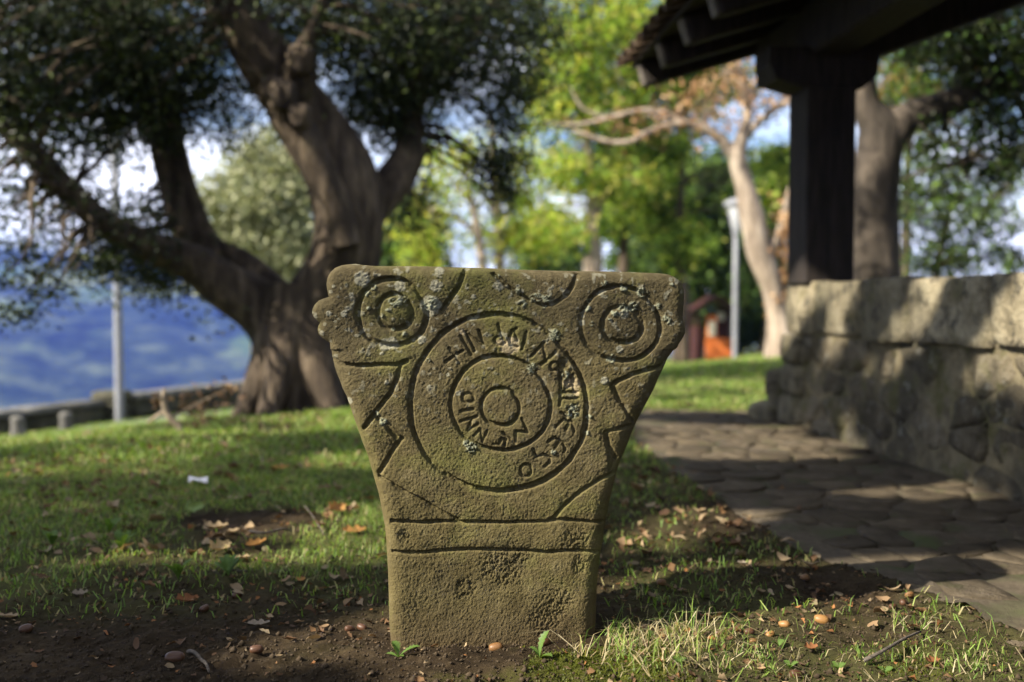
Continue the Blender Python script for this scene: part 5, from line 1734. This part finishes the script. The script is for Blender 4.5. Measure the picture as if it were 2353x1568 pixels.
tan = (0.27, 0.20, 0.115); gold = (0.33, 0.17, 0.05); rust = (0.20, 0.085, 0.035); grey = (0.24, 0.195, 0.14); dk = (0.11, 0.06, 0.035)
G_L = 'large fallen oak leaves'
for i, (px, py, L, rot, cu, c, tl, lab) in enumerate([
    (490, 1222, .10, .4, .9, tan, (.2, .2), 'pale tan oak leaf at the top of the leaf heap left of the stele'),
    (536, 1232, .085, 2.2, .7, tan, (-.2, .3), 'crumpled tan oak leaf, upper right in the leaf heap'),
    (500, 1275, .10, 1.1, 1.1, (.36, .27, .14), (.5, .1), 'curled tan oak leaf standing at the left of the leaf heap'),
    (552, 1285, .09, 3.0, .6, tan, (.1, .3), 'light tan oak leaf lowest in the leaf heap'),
    (585, 1262, .08, .2, .9, gold, (.3, -.2), 'small golden oak leaf at the right of the leaf heap'),
    (810, 1232, .10, .3, .6, gold, (.3, .1), 'golden brown oak leaf beside the stele, lower of the two'),
    (770, 1180, .11, 1.2, .9, (.34, .18, .06), (.7, .1), 'golden oak leaf propped upright left of the stele'),
    (852, 1152, .08, 2.6, .5, gold, (.3, .2), 'yellow-orange oak leaf close to the stele edge'),
    (735, 1215, .08, 1.9, .9, dk, (.5, .2), 'dark brown curled oak leaf between the heap and the stele'),
    (425, 1388, .08, .9, .9, rust, (.3, .3), 'rust red curled leaf on dark soil, bottom left'),
    (590, 1442, .065, .3, .5, grey, (.1, .1), 'pale grey-brown oak leaf on bare soil at lower left'),
    (20, 1425, .075, 2.8, .6, tan, (.2, .1), 'tan leaf at the left border of the picture'),
    (180, 1365, .05, .7, .8, grey, (.4, .2), 'small pale leaf among grass at lower left'),
    (690, 1340, .05, 1.5, .7, gold, (.2, .1), 'small golden leaf below the leaf heap'),
    (1705, 1300, .045, .2, .5, grey, (.1, .1), 'small pale leaf in the shadow right of the stele'),
    (2140, 1528, .05, .6, .8, rust, (.3, .2), 'reddish brown leaf at the lower right corner'),
    (1740, 1545, .05, 1.0, .9, (.30, .20, .11), (.4, .2), 'curled brown leaf at the bottom edge right of the stele'),
    (1860, 1500, .04, .2, 1.0, rust, (.5, .1), 'small russet leaf in the sunlit soil on the right'),
    (640, 1080, .10, .4, .6, gold, (.3, .1), 'orange leaf on the lawn left of the stele'),
    (350, 1035, .12, 1.3, .8, gold, (.4, .1), 'orange leaf on the lawn near the broken branch')]):
    place_flat('fallen_leaf', oak_leaf(L * .8, 3.2, cu * .7, 200 + i, c), px, py, rot, lab, 'leaf', G_L, .010 if i < 9 else .006, (tl[0] * .7, tl[1] * .7))


def blade_leaf(L, W, c, seed, serr=0.0, bend=.5):
    n = 14; V = []
    g = random.Random(seed)
    for i in range(n):
        t = i / (n - 1)
        w = W * (math.sin(math.pi * t ** 1.35) ** .8) * (1 - .0 * t) * (1 + serr * (1 if i % 2 else -1)) + .0012 * (1 - t)
        for sx in (-1, 0, 1):
            V.append((L * t * (1 - bend * .25 * t), sx * w / 2, L * bend * (t - .75 * t * t) + abs(sx) * w * .22))
    V = np.array(V)
    col = np.repeat([c], len(V), 0)
    col[1::3] *= 1.2
    return mesh_np('leaf', V, grid_faces(n, 3), M['grass'], True, {'col': col})


def weed(px, py, leaves, label, cat='weed', group=None):
    x, y = gp(px, py)
    t = link('weed', None, loc=(x, y, float(gz(x, y))), label=label, cat=cat, group=group)
    for i, (L, W, rot, el, bend) in enumerate(leaves):
        o = link('leaf', blade_leaf(L, W, (0.10, 0.165, 0.035), i, .22, bend), t, (0, 0, .002))
        o.rotation_euler = (0, -el, rot)
    return t


weed(915, 1512, [(.038, .017, 2.3, .7, .7), (.052, .013, .15, .25, .5), (.03, .010, 2.7, .0, .3), (.018, .008, -.8, .2, .4)], 'young green weed at the left foot of the stele')
weed(1240, 1512, [(.058, .017, .55, 1.0, .5), (.03, .014, -.5, .1, .4), (.026, .006, 1.6, 1.1, .3), (.03, .012, 2.6, .5, .4)], 'green weed with one tall upright leaf before the stele')
weed(1560, 1530, [(.02, .014, .3, .5, .3), (.02, .013, 2.3, .6, .3), (.018, .013, 4.2, .5, .3)], 'three-leaved seedling in the grass right of the stele')
weed(1925, 1545, [(.022, .014, .3, .4, .3), (.02, .013, 2.0, .5, .3), (.02, .012, 3.6, .4, .3), (.018, .012, 5.0, .4, .3)], 'round-leaved seedling on the sunny soil, lower right')
weed(1790, 1490, [(.02, .013, .8, .5, .3), (.02, .013, 3.3, .5, .3)], 'pair of small green leaves on sunlit soil at right')
weed(1815, 1535, [(.022, .013, .0, .5, .3), (.02, .013, 2.1, .5, .3), (.02, .012, 4.1, .5, .3)], 'clover-like seedling left of the round-leaved one')
weed(2035, 1545, [(.022, .013, .4, .5, .3), (.02, .013, 2.5, .5, .3), (.02, .012, 4.4, .5, .3)], 'small seedling near the lower right leaf')
for (px, py, k_, lab) in [(410, 1335, 1.0, 'leafy green plantain in the shaded grass, lower left'), (280, 1270, 1.1, 'green broad-bladed weed left of the leaf heap'), (120, 1260, 1.0, 'pale-tipped weed in the grass at far left'),
                          (525, 1325, .9, 'long-leaved weed just below the leaf heap'), (250, 1230, 1.1, 'upright broad leaf in the shaded lawn')]:
    weed(px, py, [(.07 * k_, .018, random.uniform(0, 6), random.uniform(.3, .9), .6) for _ in range(6)], lab)
# pale big leaf and paper scrap
me = oak_leaf(.075, 1.0, 1.1, 901, (0.30, 0.40, 0.15))
place_flat('pale_leaf', me, 436, 1195, 1.2, 'bright pale green leaf standing on the lawn above the leaf heap', 'leaf', None, .03, (1.1, .1))
V = []
for i in range(5):
    for j in range(4):
        V.append(((i - 2) * .017, (j - 1.5) * .014, .008 * ((i * 3 + j * 5) % 4) / 2))
sx, sy = gp(455, 1116)
o = link('paper_scrap', mesh_np('paper_scrap', np.array(V), grid_faces(5, 4), plain('white_paper', (0.55, 0.55, 0.58), (0.68, 0.68, 0.70), 10, .8, 0)), loc=(sx, sy, float(gz(sx, sy)) + .015),
         label='crumpled white paper scrap lying on the lawn', cat='litter')
o.rotation_euler = (.15, .1, .3)

# --- acorns
def acorn_mesh(c):
    prof = [(.0005, -.5), (.16, -.49), (.22, -.46), (.30, -.30), (.34, -.05), (.33, .18), (.27, .36), (.15, .46), (.05, .49), (.02, .54), (.0005, .55)]
    n = 12
    a = np.linspace(0, 2 * math.pi, n, endpoint=False)
    V = np.concatenate([np.stack([np.full(n, z), r * np.cos(a), r * np.sin(a)], 1) for r, z in prof])
    m = NT('acorn_shell'); v = m.coord((1, 8, 8))
    m.color(m.ramp(m.noise(v, 3, 4), [(.3, tuple(q * .7 for q in c)), (.7, c)])); m.rough(.45); m.b.inputs['Specular IOR Level'].default_value = .35
    return mesh_np('acorn', V, grid_faces(len(prof), n, True), m.m, True)


am = [acorn_mesh((.19, .095, .035)), acorn_mesh((.085, .04, .02)), acorn_mesh((.27, .14, .045))]
for (px, py, rot, k_, s, lab) in [
    (1140, 1494, .1, 0, .040, 'light brown acorn touching the front of the stele base'),
    (1252, 1482, .6, 1, .034, 'brown acorn half hidden behind the tall weed leaf'),
    (804, 1450, .5, 1, .030, 'dark acorn on the soil left of the stele, left of a pair'),
    (832, 1447, -.4, 1, .034, 'striped brown acorn on the soil nearest the stele, right of a pair'),
    (1486, 1452, .2, 0, .034, 'acorn lying in straw-coloured grass right of the stele'),
    (1522, 1466, 1.3, 2, .030, 'orange acorn upright among grass tufts'),
    (1620, 1142 + 0, .2, 0, .030, 'pale acorn in the shade right of the stele'),
    (1655, 1460, .1, 1, .034, 'brown acorn at the edge of the stele shadow, left one'),
    (1722, 1458, .2, 1, .032, 'brown acorn at the edge of the stele shadow, right one'),
    (1802, 1440, -.5, 2, .034, 'bright tan acorn on sunny soil, nearer the stele'),
    (1888, 1428, -.3, 2, .038, 'bright tan acorn on sunny soil, farther from the stele'),
    (1770, 1462, .4, 2, .026, 'orange acorn left of the pair of bright tan ones'),
    (1732, 1478, .2, 0, .028, 'split acorn on the sunny soil below the others'),
    (2075, 1388, 1.2, 1, .036, 'round glossy acorn near the path edge'),
    (2090, 1378, .4, 0, .030, 'acorn leaning on the round glossy one near the path'),
    (2052, 1406, .2, 1, .024, 'small purple-brown acorn near the path edge'),
    (1850, 1335, .2, 0, .036, 'acorn in the dark shadow between stele and path'),
    (470, 1408, 1.0, 1, .034, 'dark brown acorn on bare soil, lower left'),
    (402, 1522, .1, 1, .042, 'large dark acorn at the bottom edge, lower left'),
    (545, 1372, .9, 1, .030, 'brown acorn in shade below the leaf heap'),
    (60, 1448, .2, 1, .034, 'brown acorn near the left border'),
    (590, 1505, .3, 1, .036, 'dark acorn beside the grey twig, lower left'),
    (1830, 1555, .3, 1, .034, 'dark acorn at the bottom edge on the right')]:
    if py == 1142: py, px = 1342, 1520
    place_flat('acorn', am[k_], px, py, rot, lab, 'acorn', 'fallen acorns', s * .13, (random.uniform(-1, 1), random.uniform(-.3, .3)), s * random.uniform(.62, .85))

# --- twigs
def twig(pts, rad, mat, label, seed):
    P = [Vector((*gp(a, b), 0)) for a, b, h in pts]
    for p, q in zip(P, pts): p.z = float(gz(p.x, p.y)) + q[2]
    t = link('twig', None, loc=P[0], label=label, cat='twig', group='twigs on the ground')
    w = Wood(); w.add(P, [rad * (1 - .5 * i / len(P)) for i in range(len(P))], nseg=7, noise=.35, seed=seed, sub=3)
    w.build('stem', mat, t)
    return t


tgrey = plain('twig_grey', (.035, .028, .022), (.15, .125, .10), 90, .95, .9, 200, .003)
twig([(432, 1503, .006), (448, 1512, .010), (462, 1519, .005), (474, 1534, .007), (480, 1548, .003)], .0042, tgrey, 'short grey twig on dark soil, lower left', 1)
twig([(575, 1250, .03), (610, 1258, .035), (650, 1240, .03), (672, 1228, .02)], .004, tgrey, 'thin bent twig across the leaf heap', 2)
twig([(515, 1310, .02), (530, 1318, .01), (570, 1318, .008)], .003, tgrey, 'reddish twig stub under the leaf heap', 3)
twig([(1985, 1530, .01), (2030, 1520, .02), (2080, 1490, .02), (2115, 1470, .015)], .004, tgrey, 'dark branching twig at lower right', 4)
twig([(2010, 1238, .01), (2060, 1232, .012), (2120, 1238, .01)], .004, plain('twig_red', (.12, .06, .04), (.2, .11, .07), 60), 'thin reddish twig lying on the path', 5)
twig([(700, 1190, .04), (720, 1210, .03), (745, 1240, .01)], .002, tgrey, 'dark thin twig standing near the stele', 6)

# --- broken branch on the lawn
DB = 5.55
bb = at(420, 1012, DB)
br = link('broken_branch', None, loc=(bb.x, bb.y, float(gz(bb.x, bb.y))), label='pale broken branch with dry leaves sticking up from the lawn', cat='branch')
w = Wood(); nd = []
bpal = bark('dead_branch', (.16, .12, .08), (.33, .26, .18), (.44, .36, .26), 20, .4, .005)
for pts in ([(424, 1016, DB, 6), (414, 985, DB, 7), (395, 965, DB, 7.5), (380, 945, DB, 7), (375, 915, DB, 6), (378, 895, DB, 3.5)], [(380, 945, DB, 5), (362, 955, DB + .05, 4), (340, 972, DB + .1, 3)], [(376, 915, DB, 4), (352, 912, DB - .1, 2)],
            [(395, 960, DB, 3), (440, 935, DB + .2, 2.5), (500, 905, DB + .3, 2), (545, 885, DB + .4, 1.5)], [(440, 935, DB + .2, 2), (470, 940, DB + .1, 1.5), (540, 930, DB + .2, 1)]):
    limb(w, pts, nseg=8, noise=.12, seed=len(nd), nodes=nd)
w.build('stem', bpal, br)
Pd, _c = clumps([ell(460, 935, DB + .2, 65, 38, .15, 75, 26, .03), ell(520, 905, DB + .3, 40, 30, .12, 40, 16, .03), ell(475, 960, DB, 60, 24, .15, 45, 16, .03), ell(360, 915, DB, 22, 14, .06, 40, 4, .02)], 9)
V_, F_, C_2 = leaf_cloud(Pd, .034, [(0.20, .12, .06), (0.26, .17, .09), (0.12, .07, .04), (0.09, .055, .03)], 9, aspect=.6)
link('dry_leaves', mesh_np('dry_leaves', V_ - np.array(br.location), F_, M['litter'], False, {'col': C_2}), br)

# ------------------------------------------------------------------ haze over the valley
bm = bmesh.new()
zt, zb = 172, -260
quad_box(bm, [(-2950, -2950, zb), (2950, -2950, zb), (2950, 2950, zb), (-2950, 2950, zb), (-2950, -2950, zt), (2950, -2950, zt), (2950, 2950, zt), (-2950, 2950, zt)])
bmesh.ops.recalc_face_normals(bm, faces=bm.faces)
me = bpy.data.meshes.new('haze'); bm.to_mesh(me); bm.free()
mv_ = bpy.data.materials.new('blue_air'); mv_.use_nodes = True
nt = mv_.node_tree; nt.nodes.clear()
o_ = nt.nodes.new('ShaderNodeOutputMaterial'); pv_ = nt.nodes.new('ShaderNodeVolumePrincipled')
pv_.inputs['Color'].default_value = (0.06, 0.19, 0.96, 1)
pv_.inputs['Density'].default_value = 0.00013
pv_.inputs['Anisotropy'].default_value = 0.0
nt.links.new(pv_.outputs[0], o_.inputs['Volume'])
me.materials.append(mv_)
link('haze', me, kind='stuff', label='blue haze in the air over the valley', cat='haze')
